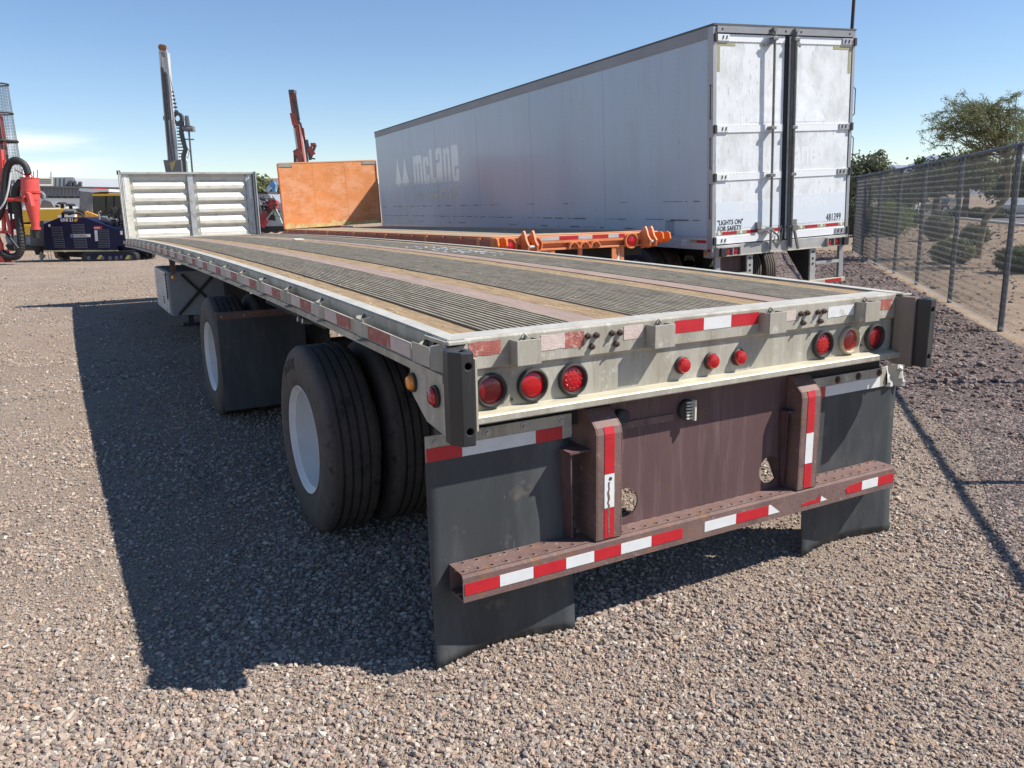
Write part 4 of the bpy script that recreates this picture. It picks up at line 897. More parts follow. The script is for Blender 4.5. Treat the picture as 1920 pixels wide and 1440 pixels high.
for x in (.40,.53,2.31,2.41):
    lug = MB().prism([(x,y,z) for y, z in [(.0,1.12),(-.20,1.16),(-.22,1.24),(-.16,1.30),(-.12,1.385),(-.09,1.425),(-.05,1.415),(-.04,1.38),(.0,1.36)]], (.028,0,0)).build('hinge_lug', ora, ot, bevel=.003)
    MB().lathe([(.014,-.002),(.014,.031),(.0003,.031)], (x,-.085,1.395), 'x', 10).build('eye', drk, lug)
MB().tube([(.40,-.17,1.22),(.56,-.17,1.22)], .022, 10).build('hinge_pin', zinc, ot); MB().tube([(2.31,-.17,1.22),(2.44,-.17,1.22)], .022, 10).build('hinge_pin', zinc, ot)
for x in (-.02,.10,2.54,2.66):
    lug = MB().prism([(x,y,z) for y, z in [(.02,1.18),(-.15,1.20),(-.20,1.25),(-.18,1.33),(-.12,1.35),(.02,1.34)]], (.028,0,0)).build('hinge_lug', mat('orange_bright', (.70,.19,.035), .5, 0, .12, 6), ot, bevel=.006)
    MB().lathe([(.016,-.002),(.016,.031),(.0003,.031)], (x,-.13,1.275), 'x', 10).build('eye', drk, lug)
MB().box(2.45,2.62,-.01,.01,1.14,1.20).build('reflective_tape', redb, ot)
for x in (.72,1.83):
    g = MB().box(x,x+.06,-.0,.02,.60,1.154).box(x+.14,x+.20,-.0,.02,.60,1.154).box(x+.06,x+.14,.01,.02,.60,1.154).build('guard_post', ora, ot)
    MB().prism([(x+.07,.004,.86),(x+.13,.004,.90),(x+.13,.004,1.12),(x+.10,.004,1.02),(x+.075,.004,.98)], (0,.004,0)).build('sticker', whtape, g)
MB().box(.92,1.83,.05,.16,.93,1.0).build('guard_rail', oraL, ot); MB().box(1.30,1.36,.02,.05,.95,1.154).build('hanger', ora, ot); MB().box(.3,2.3,-.0,.08,.52,.60).build('bumper_bar', ora, ot)
MB().box(2.15,2.5,.3,.36,.80,.9).build('flap_bracket', ora, ot)
for yy in (1.6,2.9):
    MB().tube([(.2,yy,.51),(2.4,yy,.51)], .06, 12).build('axle', steel_dark, ot)
    for x in (.03,.36,2.24,2.57):
        w = copy_tree(first, ot); w.location = (x,yy,.52)
        for q in [o for o in bpy.data.objects if o.parent == w and o.name.startswith('sidewall')]: bpy.data.objects.remove(q)
        if x > 1.2: w.rotation_euler = (0,0,pi)
for x in (.45,2.15): MB().box(x-.05,x+.05,8.6,8.7,.0,1.1).build('landing_leg', steel_dark, ot)
# plywood front wall
yh = 11.98; z0 = zo(12.0); z1 = z0+1.60
hb = MB().box(.04,2.56,yh,yh+.05,z0,z1).build('front_wall', ply, ot)
MB().box(.015,.038,yh-.02,yh+.10,z0,z1+.01).build('wall_edge', ora, hb); MB().box(2.562,2.585,yh-.02,yh+.10,z0,z1+.01).build('wall_edge', ora, hb)
MB().box(.04,2.56,yh-.006,yh+.055,z1+.002,z1+.03).build('wall_cap', oraL, hb)
for a, b in ((.045,.38),(2.20,2.555)): MB().box(a,b,yh-.012,yh-.001,z1-.075,z1-.004).build('corner_iron', mat('grey_iron', (.33,.33,.28), .6, .1), hb)
rr = random.Random(5)
pts = [(.045,z0+.002)]+[(.05+2.46*i/30, z0+.05+.07*rr.random()+.05*(rr.random() > .8)) for i in range(31)]+[(2.53,z0+.002)]
MB().prism([(x,yh-.003,z) for x, z in pts], (0,.002,0)).build('bare_wood_edge', plyworn, hb)
for x in (.88,1.72): MB().box(x-.002,x+.002,yh-.0035,yh-.0005,z0+.01,z1-.01).build('sheet_joint', plyworn, hb)
hb.matrix_local = Matrix.Translation((.0,0,z0)) @ Matrix.Rotation(-.035, 4, 'Y') @ Matrix.Translation((0,0,-z0))
# ================================================================== chain-link fence
fen = thing('chain_link_fence', (fence_xy[5].x, fence_xy[5].y, 0), 'grey chain-link fence with round posts running away along the right of the yard', 'fence')
fo = fence_xy[5]
fpost = mat('galvanised_post', (.085,.092,.105), .55, .15, .15, 6, (1,1,.3)); fmesh = mat('galvanised_wire', (.13,.135,.14), .55, .2, .15, 9)
FH = 2.36
L_ = lambda p, z: (p.x-fo.x, p.y-fo.y, z)
extra = [fe+Vector((-2.1,2.1,0)), fe+Vector((-4.3,4.2,0)), fe+Vector((-6.4,6.3,0)), fe+Vector((-8.6,8.4,0))]
ctr = fence_xy+extra
for i, p in enumerate(ctr):
    r = .036 if p is not fe else .055
    t_ = FN*(.03 if i % 2 else .01)
    MB().tube([L_(p,-.05), L_(p+t_*0,FH-.02)], r, 12).build('post', fpost, fen, smooth=True)
    cp = MB().lathe([(.044,-.03),(.046,.0),(.03,.03),(.0004,.035)], L_(p,FH-.03), 'z', 12).build('post_cap', fpost, fen, smooth=True)
for a, b in zip(ctr[:-1], ctr[1:]):
    MB().tube([L_(a,FH), L_(b,FH)], .026, 8).build('top_rail', fpost, fen, smooth=True)
T = MB()
for a, b in zip(ctr[:-1], ctr[1:]):
    d = (b-a).normalized(); n = Vector((-d.y, d.x, 0)); off = -n*.034 if n.dot(FN) > 0 else n*.034
    for j in range(1, 7):
        z = FH*j/7.; T.tube([L_(a+d*.045+off*1.1,z), L_(a-d*.045+off*1.1,z+.01)], .006, 4)
    for j in range(1, 6):
        q = a+(b-a)*(j/6); T.tube([L_(q+n*.03,FH-.02), L_(q+n*.0,FH+.03), L_(q-n*.03,FH-.02)], .005, 4)
T.build('tie_wires', fpost, fen)['kind'] = 'stuff'
# woven wire: each wire zigzags upwards, neighbours hook into it
def weave(a, b, pitch):
    d = (b-a); Ln = d.length; d.normalize(); n = Vector((-d.y, d.x, 0)); off = -n*.034 if n.dot(FN) > 0 else n*.034
    k = int(Ln/pitch); hh = pitch*1.0; m_ = int((FH-.06)/hh); r = .0025 if pitch < .06 else .0028
    j = np.arange(m_+1); zz = .04+j*hh; alt = (j % 2)
    cx = []; 
    for i in range(k):
        s = (i+alt*1.06-.03)*pitch; w_ = (alt*2-1)*.004
        px_ = a.x-fo.x+d.x*s+off.x+n.x*w_; py_ = a.y-fo.y+d.y*s+off.y+n.y*w_
        cx.append(np.stack([px_, py_, zz], 1))
    C = np.array(cx)                                    # wires, joints, 3
    tri = np.array([[d.x*r, d.y*r, 0],[-d.x*r*.5+n.x*r*.87, -d.y*r*.5+n.y*r*.87, 0],[-d.x*r*.5-n.x*r*.87, -d.y*r*.5-n.y*r*.87, 0]])*1.25
    V = (C[:,:,None,:]+tri[None,None,:,:]).reshape(-1,3)
    base = (np.arange(k)[:,None]*(m_+1)+np.arange(m_)[None,:])*3
    F = []
    for q in range(3):
        q2 = (q+1) % 3; F.append(np.stack([base+q, base+q2, base+3+q2, base+3+q], -1).reshape(-1,4))
    return V, np.concatenate(F)
Vs = []; Fs = []; o_ = 0
for i, (a, b) in enumerate(zip(ctr[:-1], ctr[1:])):
    V, F = weave(a, b, .0508 if i < 11 else .07); Vs.append(V); Fs.append(F+o_); o_ += len(V)
V = np.concatenate(Vs); F = np.concatenate(Fs)
me = bpy.data.meshes.new('chain_link_mesh'); me.vertices.add(len(V)); me.vertices.foreach_set('co', V.astype(np.float32).ravel())
me.loops.add(F.size); me.loops.foreach_set('vertex_index', F.astype(np.int32).ravel()); me.polygons.add(len(F))
me.polygons.foreach_set('loop_start', np.arange(0, F.size, 4, dtype=np.int32)); me.update(calc_edges=True); me.materials.append(fmesh)
o = bpy.data.objects.new('chain_link_mesh', me); COL.objects.link(o); o.parent = fen; o['kind'] = 'stuff'

# ================================================================== plants
leafm = {}
def leaf_mat(name, col):
    M = bpy.data.materials.new(name); M.use_nodes = True; t = M.node_tree; b = t.nodes['Principled BSDF']
    b.inputs['Roughness'].default_value = .6; b.inputs['Specular IOR Level'].default_value = .3
    gi = t.nodes.new('ShaderNodeNewGeometry'); mr = t.nodes.new('ShaderNodeMapRange'); mr.inputs[3].default_value = .6; mr.inputs[4].default_value = 1.45; t.links.new(gi.outputs['Random Per Island'], mr.inputs[0])
    sc = t.nodes.new('ShaderNodeVectorMath'); sc.operation = 'SCALE'; sc.inputs[0].default_value = col; t.links.new(mr.outputs[0], sc.inputs['Scale']); t.links.new(sc.outputs[0], b.inputs['Base Color'])
    ts = t.nodes.new('ShaderNodeBsdfTranslucent'); t.links.new(sc.outputs[0], ts.inputs[0]); mx = t.nodes.new('ShaderNodeMixShader'); mx.inputs[0].default_value = .3
    t.links.new(b.outputs[0], mx.inputs[1]); t.links.new(ts.outputs[0], mx.inputs[2]); t.links.new(mx.outputs[0], t.nodes['Material Output'].inputs[0])
    return M
lf_palo = leaf_mat('palo_leaf', (.18,.20,.09)); lf_dark = leaf_mat('dark_leaf', (.085,.11,.045)); lf_bright = leaf_mat('bright_leaf', (.18,.24,.045)); lf_grey = leaf_mat('grey_leaf', (.15,.165,.10))
bark = mat('palo_bark', (.20,.17,.10), .85, 0, .25, 8, (2,2,.5), .3, 30); barkd = mat('dark_bark', (.10,.065,.05), .9, 0, .25, 8, (2,2,.5), .3, 30)
def leaves(name, pts, lw, lh, m_, parent, droop=.5):
    n = len(pts); C = np.array(pts, dtype=np.float64)
    a = np.random.rand(n)*2*pi; tilt = (np.random.rand(n)-.5)*2.2-droop*.5
    ux = np.stack([np.cos(a)*np.cos(tilt), np.sin(a)*np.cos(tilt), np.sin(tilt)], 1)
    b = np.random.rand(n)*2*pi; rv = np.stack([np.cos(b), np.sin(b), np.random.rand(n)-.5], 1)
    uy = np.cross(ux, rv); uy /= np.linalg.norm(uy, axis=1)[:,None]+1e-9
    L = lh*(.6+.8*np.random.rand(n))[:,None]; Wd = lw*(.6+.8*np.random.rand(n))[:,None]
    V = np.stack([C-ux*L*.5, C+uy*Wd*.5, C+ux*L*.5, C-uy*Wd*.5], 1).reshape(-1,3)
    me = bpy.data.meshes.new(name); me.vertices.add(4*n); me.vertices.foreach_set('co', V.astype(np.float32).ravel()); me.loops.add(4*n); me.loops.foreach_set('vertex_index', np.arange(4*n, dtype=np.int32))
    me.polygons.add(n); me.polygons.foreach_set('loop_start', np.arange(0, 4*n, 4, dtype=np.int32)); me.update(calc_edges=True); me.materials.append(m_)
    o = bpy.data.objects.new(name, me); COL.objects.link(o); o.parent = parent; return o
def wiggle(a, b, n, amp, rg):
    a = Vector(a); b = Vector(b); out = []
    for i in range(n+1):
        t = i/n; p = a.lerp(b, t)+Vector((rg.uniform(-1,1), rg.uniform(-1,1), rg.uniform(-1,1)))*amp*sin(pi*t); out.append(p)
    return out
def wild_tree(name, loc, trunk, cen, rad, label, lmat, bmat, nb=26, ntw=9, seed=1, lw=.022, lh=.06, per=26, droop=.6, grp=None, tr=.09, spray=.9):
    """trunk: list of local points; crown: ellipsoid cen/rad, filled with limbs and fine twigs"""
    rg = random.Random(seed); t = thing(name, loc, label, 'tree', grp)
    B = MB(); n = len(trunk); B.tube(trunk, [tr*(1-.55*i/(n-1)) for i in range(n)], 9)
    B.build('trunk', bmat, t, smooth=True)
    K = MB(); pts = []; cen = Vector(cen); top = [Vector(p) for p in trunk[len(trunk)//2:]]
    for i in range(nb):
        th = rg.uniform(0, 2*pi); ph = math.asin(rg.uniform(-.45, 1)); rr = rg.uniform(.55, 1)
        e = cen+Vector((rad[0]*cos(th)*cos(ph), rad[1]*sin(th)*cos(ph), rad[2]*sin(ph)))*rr
        s0 = top[rg.randrange(len(top))]
        pl_ = wiggle(s0, e, 6, .07*(e-s0).length, rg); r0 = tr*.30
        K.tube(pl_, [r0*(1-.8*k/6) for k in range(7)], 5)
        for j in range(ntw):
            q = pl_[rg.randrange(2, 7)]; dr = Vector((rg.gauss(0,1), rg.gauss(0,1), rg.gauss(-.1*droop,.7))).normalized()
            ln = rg.uniform(.18,.42)*max(rad)*.55*spray; e2 = q+dr*ln+Vector((0,0,-droop*.25*ln))
            tw = wiggle(q, e2, 4, .08*ln, rg); K.tube(tw, [tr*.07,tr*.06,tr*.05,tr*.04,tr*.025], 3, False)
            for k in range(per):
                w_ = rg.random(); a_ = tw[min(3,int(w_*4))].lerp(tw[min(4,int(w_*4)+1)], (w_*4) % 1)
                pts.append(a_+Vector((rg.gauss(0,1), rg.gauss(0,1), rg.gauss(0,1)))*lh*.75)
    K.build('branches', bmat, t)
    o = leaves('crown', pts, lw, lh, lmat, t, droop)
    return t
def tloc(px, py): g = gnd(px, py); return Vector((g.x, g.y, 0))
RX = Vector((cos(YAW), sin(YAW), 0)); RY = Vector((-sin(YAW), cos(YAW), 0))
def loc_at(base, px, py):                    # local coordinates of a photo position, in the upright plane through the base point
    D = (base-CAM).dot(HN); p = at(px, py, D); return p-base
b0 = tloc(1833, 484)
tp = [loc_at(b0, *q) for q in ((1833,486),(1838,450),(1847,412),(1868,392),(1888,370),(1892,330),(1887,292),(1886,268),(1874,243),(1857,219),(1849,205))]
wild_tree('palo_verde_tree', b0, tp, loc_at(b0,1838,238), (1.75,1.6,1.05), 'large leaning palo verde with wispy drooping crown standing behind the fence', lf_palo, bark, 66, 13, 3, .018, .052, 26, .8, tr=.10)
b1 = tloc(1975, 500)
wild_tree('palo_verde_tree', b1, [(0,0,0),(.05,0,.9),(0,0,1.9),(-.1,0,2.6)], loc_at(b1,1965,262), (1.15,1.2,.62), 'second palo verde, cut by the right edge of the photo behind the fence', lf_palo, bark, 34, 10, 8, .017, .05, 18, .8, tr=.08)
def far_tree(px, pyb, D, pyt, wpx, label, lm, seed, name='desert_tree', bm=barkd, sq=1., grp='trees beyond the fence'):
    g0 = at(px, 400, D); b = Vector((g0.x, g0.y, 0)); s = D/FPX
    topz = at(px, pyt, D).z; botz = at(px, pyb, D).z; w = wpx*s/2; h = (topz-botz)/2
    wild_tree(name, b, [(0,0,0),(.05*w,0,topz*.3),(-.03*w,0,topz*.5),(0,0,topz*.62)], (0,0,(topz+botz)/2), (w,w,h), label, lm, bm, 34, 9, seed, .10*D/40*sq, .20*D/40*sq, 22, .3, grp, tr=.012*D/3, spray=.95)
far_tree(1622, 392, 52, 288, 92, 'grey-green feathery tree just right of the box trailer', lf_grey, 21)
far_tree(1590, 395, 60, 330, 70, 'olive shrubby tree half hidden behind the right door edge of the box trailer', lf_dark, 22)
far_tree(1700, 405, 75, 325, 80, 'dark tree low on the skyline under the distant mountain', lf_dark, 23)
far_tree(1752, 400, 70, 283, 105, 'dark bushy tree left of the leaning palo verde', lf_dark, 24)
far_tree(1660, 405, 85, 318, 70, 'small pale tree low on the skyline between the post tops', lf_grey, 25)
far_tree(1808, 398, 62, 268, 90, 'yellowish-green tree directly behind the leaning palo verde trunk', lf_palo, 26)
far_tree(1880, 402, 80, 300, 120, 'broad dark tree behind the cars at the right edge', lf_dark, 27)
far_tree(1955, 405, 72, 290, 120, 'dark tree crossing the right edge of the photo', lf_dark, 28)
far_tree(492, 392, 95, 336, 42, 'bright green tree far behind the flatbed headboard', lf_palo, 29, grp='trees behind the machines')
far_tree(530, 400, 110, 352, 60, 'olive green bush far behind the red machine', lf_dark, 30, grp='trees behind the machines')
def bush(px, pyb, pyt, wpx, label, lm, seed, cnt=5200):
    b = tloc(px, pyb); D = (b-CAM).dot(HN); s = D/FPX; h = at(px, pyt, D).z; w = wpx*s/2
    rg = random.Random(seed); t = thing('round_shrub', b, label, 'shrub', 'clipped shrubs beyond the fence')
    pts = []
    while len(pts) < cnt:
        v = Vector((rg.uniform(-1,1), rg.uniform(-1,1), rg.uniform(-.9,1)))
        l = v.length
        if l > 1 or l < .6: continue
        k = 1+.14*sin(v.x*6+seed)*cos(v.y*5)+.09*sin(v.z*9+v.x*7)+rg.gauss(0,.085)+(.16 if rg.random() > .94 else 0); pts.append(Vector((v.x*w*k, v.y*w*.9*k, h*.5+v.z*h*.5*k)))
    leaves('foliage', pts, .03+.0006*D, .06+.0012*D, lm, t)
    core = MB().lathe([(.0005,h*.06),(w*.6,h*.10),(w*.80,h*.45),(w*.72,h*.75),(w*.4,h*.88),(.0005,h*.9)], (0,0,0), 'z', 14).build('inner_twigs', barkd, t)
    S_ = MB()
    for k in range(5): S_.tube([(0,0,0),(w*.3*cos(k*1.3),w*.3*sin(k*1.3),h*.3)], .02, 5)
    S_.build('stem', barkd, t)
bush(1662, 443, 381, 84, 'large bright green rounded hedge shrub behind the fence nearest the box trailer', lf_bright, 1, 9000)
bush(1606, 444, 376, 60, 'dark shaded shrub at the far end of the fence', lf_dark, 2)
bush(1757, 452, 400, 50, 'grey-green box-shaped shrub behind the third clear fence bay', lf_grey, 3)
bush(1783, 494, 449, 74, 'squat grey-green shrub standing closest left of the palo verde trunk', lf_palo, 4, 7000)
bush(1826, 459, 423, 52, 'low dark shrub just behind the palo verde trunk', lf_grey, 5)
bush(1908, 512, 464, 80, 'dark round shrub at the right edge behind the fence', lf_dark, 6, 7000)
bush(1706, 425, 396, 34, 'small dull shrub beside the road beyond the hedge', lf_dark, 7)
for k, (px, w) in enumerate(((1795,46),(1832,40),(1868,44))):
    bush(px, 409, 390, w, ('long low hedge clump left of the trunk across the road','middle hedge clump across the road behind the trunk','right hedge clump across the road by the parked car')[k], lf_dark, 8+k, 3000)

# ================================================================== road, kerb, cars and buildings beyond the fence
k0 = gnd(1740,404.5); k1 = gnd(1980,431); kd = (k1-k0).normalized(); kn = Vector((-kd.y, kd.x, 0)); 
if kn.dot(FN) < 0: kn = -kn
ka, kb = k0-kd*60, k1+kd*60
sheet('road', [P2(ka+kn*.3), P2(kb+kn*.3), P2(kb+kn*12), P2(ka+kn*12)], .008, asph)
K = MB().prism([P2(ka)+(0.,), P2(kb)+(0.,), P2(kb+kn*.28)+(0.,), P2(ka+kn*.28)+(0.,)], (0,0,.13)).build('kerb', conc); tag(K, kind='structure')
def car(px, D, label, col, white_truck=False, face=0.5, name='parked_car'):
    g0 = at(px, 420, D); t = thing(name, (g0.x, g0.y, 0.008), label, 'truck' if white_truck else 'car', 'vehicles on the road beyond the fence', rz=face)
    cp = mat('car_paint_'+name+str(int(px)), col, .3, .1, .03, 2, V1, 0, 60, None, .6); gl = mat('car_glass', (.02,.025,.03), .1)
    if white_truck:
        MB().prism([(x,-1.0,z) for x, z in [(-2.6,.45),(2.6,.45),(2.6,1.0),(2.2,1.15),(1.5,1.2),(1.0,1.75),(-.4,1.8),(-.5,1.15),(-2.6,1.15)]], (0,2,0)).build('body', cp, t, bevel=.05)
    else:
        MB().prism([(x,-.85,z) for x, z in [(-2.2,.35),(2.2,.35),(2.25,.75),(1.5,.92),(.8,1.38),(-.9,1.42),(-1.6,1.0),(-2.2,.95)]], (0,1.7,0)).build('body', cp, t, bevel=.05)
    for s in (-1,1):
        y = s*(1.003 if white_truck else .853)
        pts = [(1.25,1.25),(.92,1.66),(-.32,1.70),(-.4,1.22)] if white_truck else [(1.15,.95),(.72,1.30),(-.82,1.34),(-1.3,1.0)]
        MB().prism([(x,y,z) for x, z in pts], (0,.004*s,0)).build('side_window', gl, t)
        for x in (-1.45,1.45):
            w = MB().lathe([(.0005,-.1),(.2,-.1),(.34,-.09),(.35,0),(.34,.09),(.2,.1),(.0005,.1)], (x,s*.82,.35), 'y', 18).build('wheel', tyrem, t, smooth=True)
            MB().lathe([(.0005,.0),(.19,.0)], (x,s*.925,.35), 'y', 14).build('hubcap', zinc, w)
        MB().box(2.2,2.27,s*.6-.12,s*.6+.12,.62,.74).build('headlight', whtape, t)
car(1903, 120, 'white pickup truck seen through the fence high at the right edge', (.7,.7,.7), True, .4, 'pickup_truck')
car(1914, 62, 'pale silver car parked on the road at the right edge', (.5,.52,.52), False, .3)
car(1712, 88, 'white van-coloured car far off left of the middle posts', (.65,.65,.65), False, .3)
car(1770, 95, 'dark car far off between the middle fence posts', (.06,.07,.09), False, .3)
car(1742, 80, 'tan car far beyond the grey-green box shrub', (.42,.34,.24), False, .6)
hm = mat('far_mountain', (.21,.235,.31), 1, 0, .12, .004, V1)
hm2 = mat('left_mountain', (.20,.17,.17), 1, 0, .18, .004, V1)
def ridge(name, pxs, D, m_, depth=900):
    n = len(pxs); a = [at(px, py, D) for px, py in pxs]; vs = []
    for p in a: vs += [(p.x-HN.x*depth, p.y-HN.y*depth, -30), tuple(p), (p.x+HN.x*depth, p.y+HN.y*depth, -30)]
    fs = []
    for i in range(n-1): fs += [(3*i,3*i+3,3*i+4,3*i+1), (3*i+1,3*i+4,3*i+5,3*i+2)]
    o = MB().add(vs, fs).build(name, m_); tag(o, kind='structure')
rg = random.Random(2)
def jag(pts, n, amp):
    out = []
    for (x0,y0), (x1,y1) in zip(pts[:-1], pts[1:]):
        for i in range(n): out.append((x0+(x1-x0)*i/n, y0+(y1-y0)*i/n+rg.uniform(-amp,amp)))
    return out+[pts[-1]]
ridge('far_mountains', jag([(1380,352),(1560,338),(1620,332),(1652,320),(1672,310),(1690,309),(1700,311),(1722,300),(1745,290),(1790,292),(1840,308),(1900,300),(1960,306),(2100,318),(2400,345)], 5, 1.3), 7000, hm)
ridge('mesa_hills', jag([(380,372),(440,350),(480,338),(505,334),(560,334),(640,338),(720,345),(900,352),(1100,362)], 5, .8), 4500, hm2)
# light pole behind the box trailer
g0 = at(1575, 400, 42); lp = thing('light_pole', (g0.x, g0.y, 0), 'dark light pole rising behind the rear of the box trailer', 'light pole')
MB().tube([(0,0,0),(0,0,13.5)], [.10,.075], 12).build('pole', steel_dark, lp, smooth=True); MB().box(-.2,.2,-.2,.2,0,.5).build('base', conc, lp)
MB().bar((0,0,13.4),(1.2,0,13.6),.07,.07).build('arm', steel_dark, lp); MB().box(1.1,1.8,-.18,.18,13.52,13.66).build('lamp_head', steel_dark, lp)
# ================================================================== machines and building on the left
def frame_thing(name, px, D, label, cat, group=None):
    g0 = at(px, 440, D); return thing(name, (g0.x, g0.y, 0), label, cat, group, rz=YAW)
class PL:
    """converts photo positions on an upright plane at distance D to the local x, z of a thing whose base is at pixel column px"""
    def __init__(s, px, D): g = at(px, 440, D); s.b = Vector((g.x, g.y, 0)); s.D = D; s.s = D/FPX
    def __call__(s, px, py, y=0.):
        p = at(px, py, s.D+y)-s.b; return (p.dot(RX), y, p.z)
    def poly(s, pts, y=0.): return [s(a, b, y) for a, b in pts]
def slab(pl_, pts, y0, dy, name, m_, parent, bevel=0): return MB().prism(pl_.poly(pts, y0), (0,dy,0)).build(name, m_, parent, bevel=bevel)
navy = mat('navy_paint', (.010,.012,.045), .5, 0, .1, 4, V1, 0, 60, None, 0, .25); slatm = mat('louvre_edge', (.10,.11,.15), .4, .2)
yelp = mat('yellow_paint', (.72,.42,.015), .4, 0, .06, 3, V1, 0, 60, None, .3); greyp = mat('grey_machine', (.16,.165,.17), .55, 0, .12, 3); redp = mat('red_rig_paint', (.62,.075,.06), .42, 0, .1, 3, V1, 0, 60, [((.35,.04,.03), .6, .75, 8, V1)], .2)
hosem = mat('black_hose', (.028,.027,.026), .6, 0, .2, 10); glassm = mat('cab_glass', (.015,.022,.022), .12); whp = mat('white_panel', (.72,.72,.70), .5, 0, .05, 2)
trackm = mat('track_rubber', (.022,.022,.024), .7)
# ---- navy horizontal drill
DN = 30.4; n_ = PL(165, DN); nd = frame_thing('directional_drill', 165, DN, 'navy blue tracked drill with louvred side panels and white lettering', 'drill rig')
body = slab(n_, [(81,420),(84,469),(220,469),(220,462),(238,462),(237,433),(207,425),(160,408),(110,408),(86,418)], 0, 1.5, 'body', navy, nd, bevel=.02)
slab(n_, [(84,469.4),(84,472),(221,471.5),(221,469.4)], -.03, .1, 'skid_strip', mat('cream_strip', (.55,.50,.30), .5), body)
for (x0,y0,x1,y1,k) in ((96,426,116,442,6),(100,446,120,463,6),(134,421,157,438,7),(138,446,162,464,7),(185,431,204,463,11)):
    P = MB()
    for i in range(k):
        f = i/(k-1); a = n_(x0+(4 if k < 11 else 0)*f*.7,y0+(y1-y0)*f); b = n_(x1+(4*f*.6),y0+(y1-y0)*f)
        MB().box(a[0],b[0],-.035,-.002,a[2]-.020,a[2]+.004).build('louvre', slatm, body)
t1 = n_(114,415.5); text('lettering', 'UNI 21', whp, nd, (t1[0],-.006,t1[2]), (RD(90),0,0), .155, 1.0, .002, .006)
P = MB()
for i in range(3): P.prism(n_.poly([(138+i*2,415.3),(139.4+i*2,415.3),(142+i*2,410),(140.6+i*2,410)], -.006), (0,.004,0))
P.build('lettering', mat('orange_slash', (.85,.45,.03), .5), nd)
bd = slab(n_, [(132.5,439.5),(132.5,445),(169.5,444.5),(169.5,439)], -.009, .006, 'badge', whp, nd, bevel=0)
t2 = n_(139,443.8); text('lettering', 'UNIVERSAL', blk, bd, (t2[0],-.011,t2[2]), (RD(90),0,0), .085, 1.15, .001, .001)
slab(n_, [(133,440),(133,444.6),(138,444.6),(138,440)], -.012, .002, 'badge_mark', mat('badge_blue', (.04,.12,.45), .5), bd)
sg = slab(n_, [(175.5,424),(175.5,430),(191,430),(191,424)], -.009, .006, 'sign', redb, nd); t3 = n_(176.5,429); text('lettering', 'AVISO', whp, sg, (t3[0],-.012,t3[2]), (RD(90),0,0), .085, .95, .001, .002)
slab(n_, [(177,431.5),(178.5,452),(184,452),(182.5,431.5)], -.009, .006, 'sign', whp, nd); slab(n_, [(225,433),(225.5,440),(230,440),(229.5,433)], -.009, .006, 'sign', whp, nd); slab(n_, [(90.5,420.5),(90.5,425),(94,425),(94,420.5)], -.009, .006, 'sign', whp, nd)
# tracks
for y0 in (-.12, 1.25):
    tk = MB(); a = n_(164,481.5); b = n_(250,481.5); r = .17; pr = []
    for i in range(9): q = pi/2+pi*i/8; pr.append((a[0]+r*cos(q), a[2]+r*sin(q)))
    for i in range(9): q = -pi/2+pi*i/8; pr.append((b[0]+r*cos(q), b[2]+r*sin(q)))
    T_ = MB().prism([(x,y0,max(z,.0)) for x, z in pr], (0,.30,0)).build('crawler_track', trackm, nd)
    G = MB(); nn = len(pr); 
    for i in range(34):
        x = a[0]+(b[0]-a[0])*i/33
        G.box(x-.012,x+.012,y0-.006,y0+.306,a[2]+r,a[2]+r+.02)
    G.build('track_pads', trackm, T_)['kind'] = 'stuff'
    slab(n_, [(168,477),(170,486),(244,486),(246,477)], y0-.03, .02, 'track_frame', navy, T_)
    for (p0, p1) in ((183,191),(236,244)): slab(n_, [(p0+3,478.5),(p1+1,478.5),(p1-3,486),(p0-2,486)], y0-.036, .004, 'warning_plate', mat('olive_yellow', (.45,.42,.12), .6), T_)
    slab(n_, [(225,479),(229,479),(229,485),(225,485)], y0-.036, .004, 'plate', slatm, T_)
    for px in (170,196,210,222,247): p = n_(px,483); MB().lathe([(.0005,-.02),(.07,-.02),(.07,.0)], (p[0],y0-.012,max(p[2],.1)), 'y', 12).build('roller', slatm, T_)
slab(n_, [(220,449),(220,470),(285,474),(262,462),(238,450)], .2, 1.0, 'ramp_wedge', navy, nd)
slab(n_, [(100,472),(104,484),(118,488),(118,484),(108,480),(106,472)], .3, .5, 'chain_guard', mat('muddy_steel', (.22,.17,.12), .8), nd)
slab(n_, [(118,473),(120,481),(160,483),(160,473)], .5, .5, 'under_frame', steel_dark, nd)
for px in (89,94): MB().tube([n_(px,470,.05), n_(px+4,491,.05)], .008, 6).build('tie_strap', steel_dark, nd)
p = n_(107,398); q = n_(128,398); MB().tube([(p[0],.5,p[2]+.02),(q[0],.5,q[2]+.02)], .09, 14).build('air_filter', greyp, nd, smooth=True); MB().tube([n_(118,408,.5), n_(118,398,.5)], .05, 8).build('filter_stand', steel_dark, nd)
MB().tube([n_(128,402,.5), n_(140,399,.5), n_(152,401,.5), n_(158,408,.5)], .04, 8).build('intake_pipe', steel_dark, nd)
MB().tube([n_(187,415,.4), n_(185,398,.4)], .035, 10).build('exhaust_stack', zinc, nd, smooth=True); MB().tube([n_(185,399,.4), n_(189,396.5,.4)], .03, 8).build('exhaust_tip', zinc, nd)
rg = random.Random(9); E_ = MB()
for i in range(46):
    px = rg.uniform(206,238); py = rg.uniform(392,428); a = n_(px, py, rg.uniform(.1,.8)); s = rg.uniform(.03,.09)
    if i % 3 == 0: E_.box(a[0]-s,a[0]+s,a[1],a[1]+s,a[2]-s,a[2]+s)
    else: E_.tube([a, (a[0]+rg.uniform(-.3,.3), a[1]+.1, a[2]+rg.uniform(-.2,.2)), (a[0]+rg.uniform(-.4,.4), a[1], a[2]-rg.uniform(0,.3))], rg.uniform(.012,.03), 6)
